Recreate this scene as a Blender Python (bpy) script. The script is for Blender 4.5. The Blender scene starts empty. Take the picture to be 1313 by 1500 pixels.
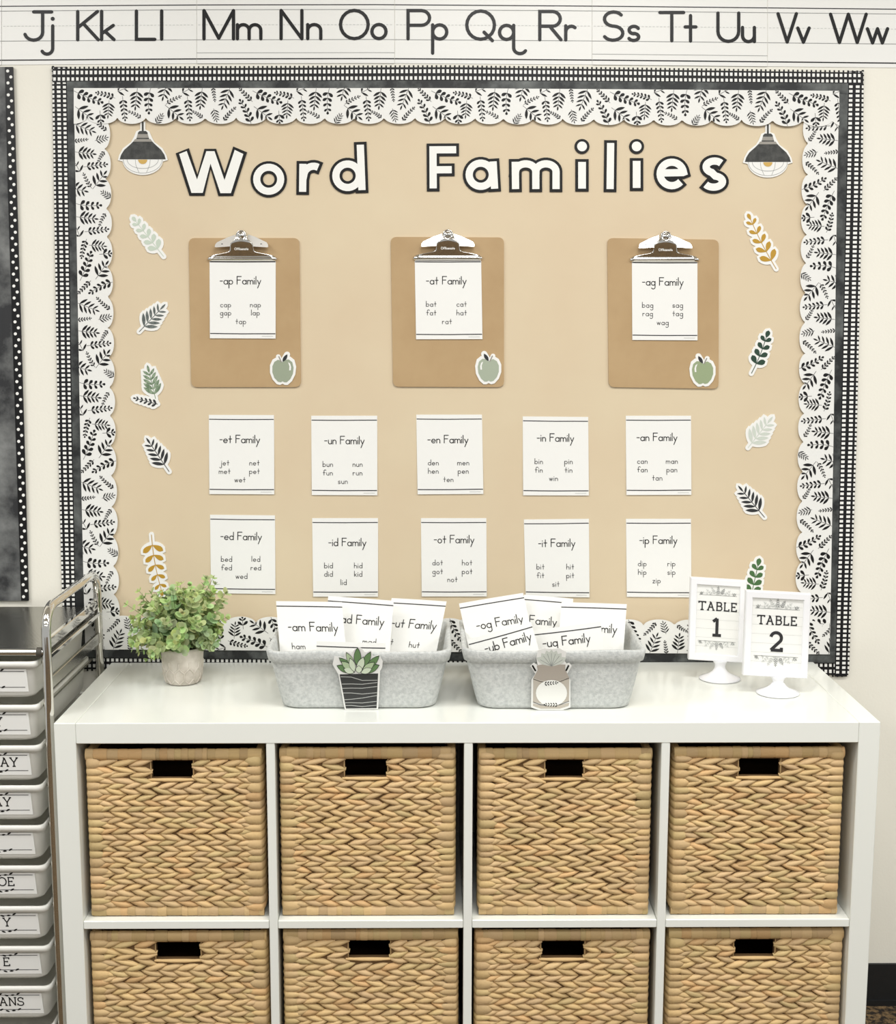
import bpy, math, random
from mathutils import Vector
from math import sin, cos, pi, radians, sqrt, atan2
S = bpy.context.scene
COL = S.collection

# ------------------------------------------------------------------ camera
PW, PH, FPX = 1313.0, 1500.0, 1914.25
CAM = Vector((-0.0614, -2.2429, 1.4716))
PIT, YAW, ROL = 0.1433, 0.0108, 0.0018
_r0 = Vector((cos(YAW), -sin(YAW), 0)); _f0 = Vector((sin(YAW), cos(YAW), 0)); _z = Vector((0, 0, 1))
FWD = _f0*cos(PIT) - _z*sin(PIT); _u0 = _f0*sin(PIT) + _z*cos(PIT)
RGT = _r0*cos(ROL) + _u0*sin(ROL); UPV = _u0*cos(ROL) - _r0*sin(ROL)
cd = bpy.data.cameras.new('camera'); cam = bpy.data.objects.new('camera', cd); COL.objects.link(cam)
cd.sensor_fit = 'HORIZONTAL'; cd.sensor_width = 36; cd.lens = FPX/PW*36; cd.clip_start = 0.05
from mathutils import Matrix
_m = Matrix((RGT, UPV, -FWD)).transposed().to_4x4(); _m.translation = CAM
cam.matrix_world = _m
S.camera = cam

# ------------------------------------------------------------------ world, lamps, exposure
S.view_settings.view_transform = 'Standard'; S.view_settings.look = 'None'
S.view_settings.gamma = 1; S.view_settings.use_curve_mapping = False
S.view_settings.exposure = 0.14
wd = bpy.data.worlds.new('world'); S.world = wd; wd.use_nodes = True
wd.node_tree.nodes['Background'].inputs[0].default_value = (0.99, 1.0, 1.0, 1)
wd.node_tree.nodes['Background'].inputs[1].default_value = 0.46
def ceiling_lamp(x, y, w, d, power):
    l = bpy.data.lights.new('ceiling_lamp', 'AREA'); l.shape = 'RECTANGLE'; l.size = w; l.size_y = d
    l.energy = power; l.color = (1.0, 0.995, 0.98)
    o = bpy.data.objects.new('ceiling_lamp', l); COL.objects.link(o); o.location = (x, y, 2.735)
for lx in (-1.9, 0.35, 2.6):
    ceiling_lamp(lx, -2.45, 1.2, 0.6, 22)
    ceiling_lamp(lx, -0.95, 1.2, 0.6, 27)
    ceiling_lamp(lx, -4.2, 1.2, 0.6, 17)

# ------------------------------------------------------------------ geometry of the place
YW = 0.425           # wall plane
ZT = 0.77            # top of the shelving unit
def ray(u, v): return FWD + RGT*((u-PW/2)/FPX) - UPV*((v-PH/2)/FPX)
def yp(u, v, y):
    d = ray(u, v); return CAM + d*((y-CAM.y)/d.y)
def zp(u, v, z):
    d = ray(u, v); return CAM + d*((z-CAM.z)/d.z)

# ------------------------------------------------------------------ materials
def lin(c):
    c = c/255.0
    return c/12.92 if c <= 0.04045 else ((c+0.055)/1.055)**2.4
def C(r, g, b): return (lin(r), lin(g), lin(b), 1)
MATS = {}
def mat(name, col, rough=0.6, metal=0.0, spec=0.5, noise=None, bump=None, attr=None, trans=0.0, coat=0.0):
    """noise=(scale, detail, colour2, lo, hi) mixes a second real colour; bump=(scale, strength, dist); attr=name of a per-strand tone attribute"""
    m = bpy.data.materials.new(name); m.use_nodes = True; nt = m.node_tree; b = nt.nodes['Principled BSDF']
    b.inputs['Base Color'].default_value = col; b.inputs['Roughness'].default_value = rough
    b.inputs['Metallic'].default_value = metal; b.inputs['Specular IOR Level'].default_value = spec
    b.inputs['Transmission Weight'].default_value = trans; b.inputs['Coat Weight'].default_value = coat
    tc = nt.nodes.new('ShaderNodeTexCoord'); src = None
    if noise:
        n = nt.nodes.new('ShaderNodeTexNoise'); n.inputs['Scale'].default_value = noise[0]; n.inputs['Detail'].default_value = noise[1]
        n.inputs['Roughness'].default_value = 0.6
        nt.links.new(tc.outputs['Object'], n.inputs['Vector'])
        r = nt.nodes.new('ShaderNodeMapRange'); r.inputs[1].default_value = noise[3]; r.inputs[2].default_value = noise[4]
        nt.links.new(n.outputs['Fac'], r.inputs[0])
        mx = nt.nodes.new('ShaderNodeMix'); mx.data_type = 'RGBA'
        mx.inputs[6].default_value = col; mx.inputs[7].default_value = noise[2]
        nt.links.new(r.outputs[0], mx.inputs[0]); src = mx.outputs[2]
    if attr:
        a = nt.nodes.new('ShaderNodeAttribute'); a.attribute_name = attr
        mx = nt.nodes.new('ShaderNodeMix'); mx.data_type = 'RGBA'; mx.blend_type = 'MULTIPLY'; mx.inputs[0].default_value = 1
        if src: nt.links.new(src, mx.inputs[6])
        else: mx.inputs[6].default_value = col
        nt.links.new(a.outputs['Color'], mx.inputs[7]); src = mx.outputs[2]
    if src: nt.links.new(src, b.inputs['Base Color'])
    if bump:
        n = nt.nodes.new('ShaderNodeTexNoise'); n.inputs['Scale'].default_value = bump[0]; n.inputs['Detail'].default_value = 4
        nt.links.new(tc.outputs['Object'], n.inputs['Vector'])
        bp = nt.nodes.new('ShaderNodeBump'); bp.inputs['Strength'].default_value = bump[1]; bp.inputs['Distance'].default_value = bump[2]
        nt.links.new(n.outputs['Fac'], bp.inputs['Height']); nt.links.new(bp.outputs['Normal'], b.inputs['Normal'])
    MATS[name] = m; return m

mat('wall_paint', C(237, 234, 222), 0.75, bump=(180, 0.15, 0.002))
mat('carpet', C(150, 122, 84), 0.95, noise=(85, 4, C(40, 32, 24), 0.38, 0.58), bump=(260, 1.0, 0.01))
mat('ceiling_white', C(235, 233, 226), 0.9)
mat('vinyl_black', C(26, 27, 28), 0.45, bump=(60, 0.3, 0.004))
mat('kraft', C(218, 202, 172), 0.42, spec=0.4, noise=(3.0, 3, C(214, 195, 165), 0.35, 0.7), bump=(4, 0.12, 0.02))
mat('paper', C(238, 238, 234), 0.6, spec=0.3)
mat('gloss_paper', C(234, 234, 230), 0.24, spec=0.4)
mat('letter_white', C(240, 240, 235), 0.45, spec=0.4)
mat('ink', C(18, 18, 19), 0.32, spec=0.35)
mat('ink_soft', C(48, 48, 50), 0.5, spec=0.3)
mat('ink_grey', C(140, 142, 140), 0.6)
mat('ink_pale', C(196, 198, 194), 0.6)
mat('letter_black', C(20, 20, 20), 0.4, spec=0.3)
mat('leaf_ink', C(20, 20, 21), 0.45, spec=0.3)
mat('smoke', C(34, 36, 37), 0.45, spec=0.4, noise=(12, 6, C(118, 122, 120), 0.44, 0.74))
mat('smoke_board', C(44, 45, 47), 0.5, spec=0.4, noise=(8, 6, C(150, 152, 150), 0.42, 0.74))
mat('gingham_black', C(22, 22, 24), 0.45, spec=0.3)
mat('lamp_black', C(56, 57, 56), 0.5, spec=0.3, noise=(60, 3, C(86, 87, 84), 0.4, 0.75))
mat('lamp_grey', C(150, 146, 138), 0.5); mat('lamp_ochre', C(205, 168, 88), 0.5)
mat('sage_light', C(196, 208, 192), 0.5); mat('slate', C(84, 92, 90), 0.5, noise=(150, 2, C(112, 120, 116), 0.45, 0.6))
mat('fern_green', C(104, 126, 98), 0.5, noise=(150, 2, C(146, 164, 138), 0.45, 0.6))
mat('fern_black', C(40, 43, 45), 0.5); mat('mustard', C(186, 144, 42), 0.5)
mat('deep_green', C(34, 64, 48), 0.5); mat('leaf_green', C(70, 108, 62), 0.5); mat('sage_pale', C(204, 211, 200), 0.5)
mat('apple_a', C(152, 162, 140), 0.5); mat('apple_b', C(166, 176, 156), 0.5); mat('apple_c', C(150, 165, 128), 0.5)
mat('hardboard', C(186, 158, 118), 0.5, spec=0.4, noise=(6, 4, C(177, 148, 108), 0.4, 0.65))
mat('chrome', C(226, 224, 218), 0.08, metal=1.0)
mat('nickel', C(244, 243, 240), 0.3, metal=1.0)
mat('steel', C(190, 188, 180), 0.22, metal=1.0)
mat('white_laminate', C(238, 240, 233), 0.16, spec=0.5, bump=(3, 0.03, 0.01))
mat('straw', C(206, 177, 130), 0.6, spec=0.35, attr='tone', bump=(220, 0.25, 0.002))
mat('straw_back_shaded', C(104, 78, 46), 0.85)  # basket backing; shade in the gaps between strands put into its darker brown
mat('felt', C(208, 210, 207), 0.95, spec=0.1, noise=(150, 6, C(184, 187, 185), 0.38, 0.66), bump=(420, 0.5, 0.002))
mat('succ_dark', C(104, 138, 90), 0.5); mat('succ_mid', C(178, 198, 160), 0.5); mat('succ_pale', C(212, 224, 200), 0.5)
mat('pot_black', C(48, 49, 49), 0.5); mat('churn', C(188, 180, 168), 0.5); mat('churn_dark', C(172, 163, 152), 0.5)
mat('pale_bloom', C(206, 211, 202), 0.5)
mat('concrete', C(214, 207, 196), 0.85, spec=0.2, noise=(35, 5, C(194, 186, 174), 0.4, 0.65), bump=(90, 0.3, 0.003))
mat('soil', C(36, 30, 24), 0.95)
mat('foliage', C(176, 192, 146), 0.55, spec=0.35, attr='tone')
mat('stem_green', C(120, 134, 82), 0.6)
mat('frame_white', C(240, 240, 242), 0.3)
mat('drawer_plastic', C(246, 245, 238), 0.35)
mat('slot_dark', C(70, 66, 58), 0.6)

def mesh_grid_material():
    m = mat('mesh_metal', C(150, 149, 142), 0.2, metal=1.0); nt = m.node_tree; b = nt.nodes['Principled BSDF']
    tc = nt.nodes.new('ShaderNodeTexCoord'); mp = nt.nodes.new('ShaderNodeMapping'); mp.inputs['Rotation'].default_value = (0, 0, radians(40))
    w = nt.nodes.new('ShaderNodeTexWave'); w.inputs['Scale'].default_value = 55
    nt.links.new(tc.outputs['Object'], mp.inputs[0]); nt.links.new(mp.outputs[0], w.inputs['Vector'])
    cr = nt.nodes.new('ShaderNodeMix'); cr.data_type = 'RGBA'; cr.inputs[6].default_value = C(112, 111, 105); cr.inputs[7].default_value = C(190, 188, 180)
    nt.links.new(w.outputs['Fac'], cr.inputs[0]); nt.links.new(cr.outputs[2], b.inputs['Base Color'])
    bp = nt.nodes.new('ShaderNodeBump'); bp.inputs['Strength'].default_value = 0.25; bp.inputs['Distance'].default_value = 0.001
    nt.links.new(w.outputs['Fac'], bp.inputs['Height']); nt.links.new(bp.outputs['Normal'], b.inputs['Normal'])
mesh_grid_material()
def translucent(name, k):
    nt = MATS[name].node_tree; b = nt.nodes['Principled BSDF']; o = nt.nodes['Material Output']
    t = nt.nodes.new('ShaderNodeBsdfTranslucent'); t.inputs[0].default_value = b.inputs['Base Color'].default_value
    m = nt.nodes.new('ShaderNodeMixShader'); m.inputs[0].default_value = k
    nt.links.new(b.outputs[0], m.inputs[1]); nt.links.new(t.outputs[0], m.inputs[2]); nt.links.new(m.outputs[0], o.inputs['Surface'])
translucent('drawer_plastic', .18)

# ------------------------------------------------------------------ object helpers
def tag(o, label=None, cat=None, group=None, kind=None):
    if label: o['label'] = label
    if cat: o['category'] = cat
    if group: o['group'] = group
    if kind: o['kind'] = kind
    return o
def thing(name, loc, label, cat, group=None):
    o = bpy.data.objects.new(name, None); COL.objects.link(o); o.location = loc; o.empty_display_size = 0.05
    return tag(o, label, cat, group)
def world_loc(o):
    p = Vector(o.location)
    while o.parent: o = o.parent; p += Vector(o.location)
    return p

class MB:
    """collects faces for ONE mesh object; vertices are in world space"""
    def __init__(s): s.v = []; s.f = []; s.m = []; s.mats = []; s.t = []; s.tone = (1, 1, 1); s.smooth = set()
    def mi(s, name):
        if name not in s.mats: s.mats.append(name)
        return s.mats.index(name)
    def face(s, pts, m, sm=False):
        i = len(s.v); s.v += [tuple(p) for p in pts]; s.t += [s.tone]*len(pts)
        if sm: s.smooth.add(len(s.f))
        s.f.append(tuple(range(i, i+len(pts)))); s.m.append(s.mi(m))
    def grid(s, rows, m, closed=False, sm=True):
        """rows: list of equal-length point lists; shared vertices"""
        i0 = len(s.v); n = len(rows[0]); k = s.mi(m)
        for r in rows: s.v += [tuple(p) for p in r]; s.t += [s.tone]*n
        for a in range(len(rows)-1):
            for b in range(n if closed else n-1):
                c = (b+1) % n
                if sm: s.smooth.add(len(s.f))
                s.f.append((i0+a*n+b, i0+a*n+c, i0+(a+1)*n+c, i0+(a+1)*n+b)); s.m.append(k)
        return i0
    def box(s, a, b, m, bev=0.0):
        x0, y0, z0 = [min(p, q) for p, q in zip(a, b)]; x1, y1, z1 = [max(p, q) for p, q in zip(a, b)]
        if not bev:
            P = [(x, y, z) for z in (z0, z1) for y in (y0, y1) for x in (x0, x1)]
            i = len(s.v); s.v += P; s.t += [s.tone]*8; k = s.mi(m)
            for q in ((0, 2, 3, 1), (4, 5, 7, 6), (0, 1, 5, 4), (2, 6, 7, 3), (0, 4, 6, 2), (1, 3, 7, 5)):
                s.f.append(tuple(i+j for j in q)); s.m.append(k)
            return
        e = bev; rings = []
        for z, d in ((z0, e), (z0+e, 0), (z1-e, 0), (z1, e)):
            rings.append([(x0+d, y0+max(d, e) if False else y0+d+(e if d == 0 else e), z) for _ in (0,)][:0] or
                         [(x0+d+e, y0+d, z), (x1-d-e, y0+d, z), (x1-d, y0+d+e, z), (x1-d, y1-d-e, z), (x1-d-e, y1-d, z), (x0+d+e, y1-d, z), (x0+d, y1-d-e, z), (x0+d, y0+d+e, z)])
        s.grid(rings, m, closed=True, sm=False); s.face(rings[0][::-1], m); s.face(rings[-1], m)
    def tube(s, pts, r, m, n=10, cap=True, radii=None):
        pts = [Vector(p) for p in pts]; rings = []; ref = None
        for i, p in enumerate(pts):
            d = (pts[min(i+1, len(pts)-1)]-pts[max(i-1, 0)]).normalized()
            if ref is None: ref = Vector((0, 0, 1)) if abs(d.z) < 0.9 else Vector((1, 0, 0))
            a = (ref - d*ref.dot(d)).normalized(); b = d.cross(a); ref = a
            rr = radii[i] if radii else r
            rings.append([p + a*cos(2*pi*k/n)*rr + b*sin(2*pi*k/n)*rr for k in range(n)])
        s.grid(rings, m, closed=True)
        if cap: s.face(rings[0][::-1], m); s.face(rings[-1], m)
    def lathe(s, c, prof, m, n=32, sx=1, sy=1, close=True):
        rows = [[(c[0]+r*cos(2*pi*k/n)*sx, c[1]+r*sin(2*pi*k/n)*sy, c[2]+z) for k in range(n)] for r, z in prof]
        s.grid(rows, m, closed=True)
        if close: s.face(rows[0][::-1], m); s.face(rows[-1], m)
    def build(s, name, parent=None, loc=None, label=None, cat=None, group=None, kind=None):
        if loc is None:
            if parent: loc = world_loc(parent)
            else:
                xs = [p[0] for p in s.v]; ys = [p[1] for p in s.v]; zs = [p[2] for p in s.v]
                loc = Vector(((min(xs)+max(xs))/2, (min(ys)+max(ys))/2, min(zs)))
        loc = Vector(loc)
        me = bpy.data.meshes.new(name)
        me.from_pydata([(p[0]-loc.x, p[1]-loc.y, p[2]-loc.z) for p in s.v], [], s.f)
        for k in s.mats: me.materials.append(MATS[k])
        me.polygons.foreach_set('material_index', s.m)
        if s.smooth: me.polygons.foreach_set('use_smooth', [i in s.smooth for i in range(len(s.f))])
        if any(t != (1, 1, 1) for t in s.t):
            a = me.attributes.new('tone', 'FLOAT_COLOR', 'POINT')
            a.data.foreach_set('color', [q for t in s.t for q in (t[0], t[1], t[2], 1.0)])
        me.update()
        o = bpy.data.objects.new(name, me); COL.objects.link(o)
        if parent: o.parent = parent; o.location = loc - world_loc(parent)
        else: o.location = loc
        return tag(o, label, cat, group, kind)

# ---- flat printed things: 2-D outlines carried by a mapping f(u, v, h) onto a real surface
def wall_map(href, lift=None):
    def f(u, v, h):
        p = yp(u, v, YW-href)
        return Vector((p.x, YW-h-(lift(u, v) if lift else 0), p.z))
    return f
def lerp2(a, b, t): return (a[0]+(b[0]-a[0])*t, a[1]+(b[1]-a[1])*t)
def dense(pts, step):
    out = [pts[0]]
    for a, b in zip(pts, pts[1:]):
        d = math.hypot(b[0]-a[0], b[1]-a[1]); n = max(1, int(d/step))
        out += [lerp2(a, b, (i+1)/n) for i in range(n)]
    return out
class Print(MB):
    def __init__(s, f): super().__init__(); s.map = f; s.k = 0
    def up(s): s.k = (s.k+1) % 41; return s.k*5e-6     # overlapping paper layers never share one plane
    def poly(s, P, h, m): h += s.up(); s.face([s.map(u, v, h) for u, v in P], m)
    def slab(s, P, h0, h1, m, side=None):
        e = s.up(); h1 += e; h0 += e
        top = [s.map(u, v, h1) for u, v in P]; bot = [s.map(u, v, h0) for u, v in P]
        s.face(top, m); n = len(P)
        for i in range(n):
            j = (i+1) % n; s.face([top[i], top[j], bot[j], bot[i]], side or m)
        s.face(bot[::-1], side or m)
    def ribbon(s, pts, w):
        L = []; R = []; n = len(pts)
        cl = n > 2 and math.hypot(pts[0][0]-pts[-1][0], pts[0][1]-pts[-1][1]) < 1e-6
        for i, p in enumerate(pts):
            a = pts[i-1] if i > 0 else (pts[-2] if cl else None); b = pts[i+1] if i < n-1 else (pts[1] if cl else None)
            d1 = None if a is None else (p[0]-a[0], p[1]-a[1]); d2 = None if b is None else (b[0]-p[0], b[1]-p[1])
            def nrm(d):
                l = math.hypot(*d) or 1; return (-d[1]/l, d[0]/l)
            if d1 is None: nn = nrm(d2); k = 1
            elif d2 is None: nn = nrm(d1); k = 1
            else:
                n1, n2 = nrm(d1), nrm(d2); sx, sy = n1[0]+n2[0], n1[1]+n2[1]; l = math.hypot(sx, sy)
                if l < 0.35: nn = n1; k = 1
                else: nn = (sx/l, sy/l); k = min(2.0/l, 2.2)
            L.append((p[0]+nn[0]*w/2*k, p[1]+nn[1]*w/2*k)); R.append((p[0]-nn[0]*w/2*k, p[1]-nn[1]*w/2*k))
        return L, R
    def stroke(s, pts, w, h, m, cap='r', step=None, h0=None):
        if step: pts = dense(pts, step)
        if len(pts) == 1:
            s.poly([(pts[0][0]+w*.62*cos(2*pi*k/10), pts[0][1]+w*.62*sin(2*pi*k/10)) for k in range(10)], h, m); return
        q = [pts[0]]
        for p in pts[1:]:
            if math.hypot(p[0]-q[-1][0], p[1]-q[-1][1]) > 1e-4: q.append(p)
        pts = q
        for i in range(1, len(pts)-1):     # a sharp corner is drawn as two strokes meeting
            a, b_, c = pts[i-1], pts[i], pts[i+1]; d1 = (b_[0]-a[0], b_[1]-a[1]); d2 = (c[0]-b_[0], c[1]-b_[1])
            if (d1[0]*d2[0]+d1[1]*d2[1])/(math.hypot(*d1)*math.hypot(*d2)) < -.2:
                s.stroke(pts[:i+1], w, h, m, cap, None, h0); s.stroke(pts[i:], w, h, m, cap, None, h0); return
        if len(pts) < 2: return
        L, R = s.ribbon(pts, w)
        for i in range(len(pts)-1):
            q = [L[i], L[i+1], R[i+1], R[i]]
            if h0 is None: s.poly(q, h, m)
            else: s.slab(q, h0, h, m)
        if cap == 'r':
            for p, q in ((pts[0], pts[1]), (pts[-1], pts[-2])):
                a = atan2(p[1]-q[1], p[0]-q[0]); n = 6
                P = [(p[0]+w/2*cos(a-pi/2+pi*k/n), p[1]+w/2*sin(a-pi/2+pi*k/n)) for k in range(n+1)]
                if h0 is None: s.poly(P, h, m)
                else: s.slab(P, h0, h, m)

# ---- stroke lettering: cap height 2, x-height 1, descender -1; ';' starts a stroke, '@cx,cy,rx,ry,a0,a1' is an arc
GL = {
 'a': ('@.5,.5,.5,.5,0,360;1,1 1,0', 1), 'b': ('0,2 0,0;@.5,.5,.5,.5,0,360', 1), 'c': ('@.5,.5,.5,.5,45,315', .85),
 'd': ('@.5,.5,.5,.5,0,360;1,2 1,0', 1), 'e': ('0,.5 1,.5 @.5,.5,.5,.5,0,315', 1), 'f': ('@.75,1.6,.4,.4,30,180 .35,0;0,1 .8,1', .85),
 'g': ('@.5,.5,.5,.5,0,360;1,1 1,-.5 @.5,-.5,.5,.45,0,-150', 1), 'h': ('0,2 0,0;0,.5 @.45,.55,.45,.45,180,0 .9,0', .9),
 'i': ('0,1 0,0;0,1.5', .05), 'j': ('.5,1 .5,-.6 @.1,-.6,.4,.4,0,-150;.5,1.5', .5), 'k': ('0,2 0,0;.75,1 0,.42;.22,.58 .8,0', .8),
 'l': ('0,2 0,0', .05), 'm': ('0,1 0,0;0,.55 @.36,.6,.36,.4,180,0 .72,0;.72,.6 @1.08,.6,.36,.4,180,0 1.44,0', 1.44),
 'n': ('0,1 0,0;0,.55 @.42,.58,.42,.42,180,0 .84,0', .84), 'o': ('@.5,.5,.5,.5,0,360', 1), 'p': ('0,1 0,-1;@.5,.5,.5,.5,0,360', 1),
 'q': ('@.5,.5,.5,.5,0,360;1,1 1,-.6 @1.45,-.6,.45,.4,180,330', 1.8), 'r': ('0,1 0,0;0,.5 @.4,.55,.4,.42,180,50', .7),
 's': ('@.38,.74,.34,.26,25,265 @.36,.25,.36,.25,85,-155', .75), 't': ('.38,1.8 .38,0;0,1 .76,1', .76),
 'u': ('0,1 0,.42 @.42,.42,.42,.42,180,360;.84,1 .84,0', .84), 'v': ('0,1 .4,0 .8,1', .8), 'w': ('0,1 .32,0 .62,1 .92,0 1.24,1', 1.24),
 'y': ('0,1 .45,0;.9,1 .05,-1', .9), 'z': ('0,1 .8,1 0,0 .8,0', .8), '-': ('0,.8 .65,.8', .65), ' ': ('', .45),
 'F': ('0,0 0,2 1.1,2;0,1.08 .9,1.08', 1.1),
 'J': ('.55,2 1.55,2;1.05,2 1.05,.55 @.55,.55,.5,.55,0,-165', 1.55), 'K': ('0,2 0,0;1.25,2 0,.85;.35,1.15 1.3,0', 1.3), 'L': ('0,2 0,0 1.3,0', 1.3),
 'M': ('0,0 0,2 .95,.05 1.9,2 1.9,0', 1.9), 'N': ('0,0 0,2 1.4,0 1.4,2', 1.4), 'O': ('@1,1,1,1,0,360', 2), 'P': ('0,0 0,2 .9,2 @.9,1.48,.55,.52,90,-90 0,.96', 1.45),
 'Q': ('@1,1,1,1,0,360;1.25,.5 1.85,-.1', 2), 'R': ('0,0 0,2 .9,2 @.9,1.48,.55,.52,90,-90 0,.96;.7,.96 1.5,0', 1.5),
 'S': ('@.7,1.5,.62,.5,35,262 @.66,.5,.66,.5,86,-150', 1.36), 'T': ('0,2 1.6,2;.8,2 .8,0', 1.6), 'U': ('0,2 0,.7 @.7,.7,.7,.7,180,360 1.4,2', 1.4),
 'V': ('0,2 .65,0 1.3,2', 1.3), 'W': ('0,2 .6,0 1.2,2 1.8,0 2.4,2', 2.4),
}
SLAB = {   # slab-serif capitals, height 1
 'T': ('0,.82 0,1 .86,1 .86,.82;.43,1 .43,0;.22,0 .64,0', .86), 'A': ('.1,0 .46,1 .82,0;.24,.36 .68,.36;-.04,0 .24,0;.68,0 .96,0;.3,1 .46,1', .92),
 'B': ('.12,0 .12,1;0,1 .45,1 @.45,.77,.24,.23,90,-90 .12,.54;.45,.54 @.47,.27,.28,.27,90,-90 0,0', .75), 'L': ('.14,0 .14,1;0,1 .3,1;0,0 .68,0 .68,.24', .7),
 'E': ('.12,0 .12,1;0,1 .68,1 .68,.8;.12,.52 .5,.52;.5,.62 .5,.42;0,0 .72,0 .72,.22', .74), 'Y': ('.08,1 .45,.45 .82,1;.45,.45 .45,0;-.04,1 .22,1;.68,1 .94,1;.27,0 .63,0', .9),
 'O': ('@.45,.5,.45,.5,0,360', .9), 'D': ('.12,0 .12,1;0,1 .4,1 @.4,.5,.45,.5,90,-90 0,0', .86), 'N': ('.12,0 .12,1 .78,0 .78,1;0,0 .26,0;.64,1 .92,1;0,1 .12,1', .9),
 'S': ('@.34,.75,.3,.25,30,265 @.34,.25,.34,.25,85,-155;.62,.98 .62,.74;0,.02 0,.28', .7),
 '1': ('.1,.8 .34,.98 .34,0;.08,0 .6,0', .7), '2': ('@.33,.7,.31,.3,170,-35 .04,.0 .66,0 .66,.16', .7),
}
def glyph(font, ch):
    spec, adv = font[ch]; out = []
    for st in spec.split(';'):
        if not st: continue
        pts = []
        for tk in st.split():
            if tk[0] == '@':
                cx, cy, rx, ry, a0, a1 = [float(q) for q in tk[1:].split(',')]; n = max(4, int(abs(a1-a0)/18))
                pts += [(cx+rx*cos(radians(a0+(a1-a0)*k/n)), cy+ry*sin(radians(a0+(a1-a0)*k/n))) for k in range(n+1)]
            else: pts.append(tuple(float(q) for q in tk.split(',')))
        out.append(pts)
    return out, adv
def text_width(font, txt, gap): return sum(font[c][1] for c in txt) + gap*(len(txt)-1)
def write(pr, txt, cx, base, unit, w, h, m, font=GL, gap=.42, ang=0.0, sx=1.0, left=None, cap='r', clip=None):
    """centre (or left) aligned line of lettering; v grows downward"""
    W = text_width(font, txt, gap)*unit*sx; x = (left if left is not None else cx-W/2); ca, sa = cos(ang), sin(ang); ox = x
    pivot = cx if left is None else left
    for c in txt:
        st, adv = glyph(font, c)
        for pts in st:
            q = []
            for px, py in pts:
                u = x+px*unit*sx-pivot; v = -py*unit
                q.append((pivot+u*ca-v*sa, base+u*sa+v*ca))
            if clip and any(not clip(*p) for p in q):
                run = []
                for p in dense(q, unit*.12) if len(q) > 1 else q:
                    if clip(*p): run.append(p)
                    else:
                        if len(run) > 1: pr.stroke(run, w, h, m, 'f')
                        run = []
                if len(run) > 1: pr.stroke(run, w, h, m, 'f')
            else: pr.stroke(q, w, h, m, cap)
        x += (adv+gap)*unit*sx

# ---- sprigs
def leaf_poly(p, ang, L, W, shape='pointed', bend=0.0):
    n = 6; up = []; dn = []
    for k in range(n+1):
        t = k/n
        if shape == 'round': w = W/2*max(0, sin(pi*min(1, t**1.5)))**.6 if 0 < t < 1 else 0.0
        elif shape == 'oval': w = W/2*sqrt(max(0, 1-(2*t-1)**2))
        else: w = W/2*max(0, sin(pi*t))**.85
        a = ang+bend*t; x = p[0]+L*t*cos(ang+bend*t/2); y = p[1]+L*t*sin(ang+bend*t/2)
        up.append((x-w*sin(a), y+w*cos(a))); dn.append((x+w*sin(a), y-w*cos(a)))
    return up + dn[-2:0:-1]
def sprig(base, tip, n, L, W, ang=42, start=.14, taper=.65, shape='pointed', curve=0.0, term=1.0, bend=0.0, asym=1.0):
    """returns (leaf specs, stem polyline)"""
    dx, dy = tip[0]-base[0], tip[1]-base[1]; D = math.hypot(dx, dy); a0 = atan2(dy, dx); nx, ny = -dy/D, dx/D
    def pt(t):
        b = curve*4*t*(1-t)*D; return (base[0]+dx*t+nx*b, base[1]+dy*t+ny*b)
    end = 1-(L*taper*term*.8)/D if term else 1-(.2*L)/D
    end = max(.55, end); leaves = []
    for k in range(n):
        last = end-(end-start)*.55/n if term else end
        t = start+(last-start)*k/max(1, n-1) if n > 1 else start
        s = 1-(1-taper)*k/max(1, n-1); p = pt(t); q = pt(min(1, t+.02)); ad = atan2(q[1]-p[1], q[0]-p[0]) if t < .98 else a0
        for sd in (-1, 1):
            kk = s*(asym if sd > 0 else 1)
            leaves.append((p, ad+sd*radians(ang), L*kk, W*kk, shape, -sd*bend))
    if term: leaves.append((pt(end), a0, L*taper*term, W*taper*(1.15 if shape == 'round' else 1), shape, 0))
    return leaves, [pt(t*.1*end) for t in range(11)]

# ================================================================== STRUCTURE
b = MB(); b.box((-3.2, YW, 0), (3.4, YW+.1, 2.75), 'wall_paint'); b.build('wall_back', kind='structure')
b = MB(); b.box((-3.2, -5.5, -.05), (3.4, YW, 0), 'carpet'); b.build('floor', kind='structure')
b = MB(); b.box((-3.2, -5.5, 2.75), (3.4, YW, 2.8), 'ceiling_white'); b.build('ceiling', kind='structure')
b = MB(); b.box((-3.2, YW-.006, 0), (3.4, YW, .094), 'vinyl_black'); b.box((-3.2, YW-.012, 0), (3.4, YW-.006, .012), 'vinyl_black')
b.build('baseboard_back', kind='structure')

# ================================================================== BULLETIN BOARD
def pl(P):
    """piecewise linear through (x, y) knots"""
    def f(x):
        if x <= P[0][0]: return P[0][1]
        for a, c in zip(P, P[1:]):
            if x <= c[0]: return a[1]+(c[1]-a[1])*(x-a[0])/(c[0]-a[0])
        return P[-1][1]
    return f
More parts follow.
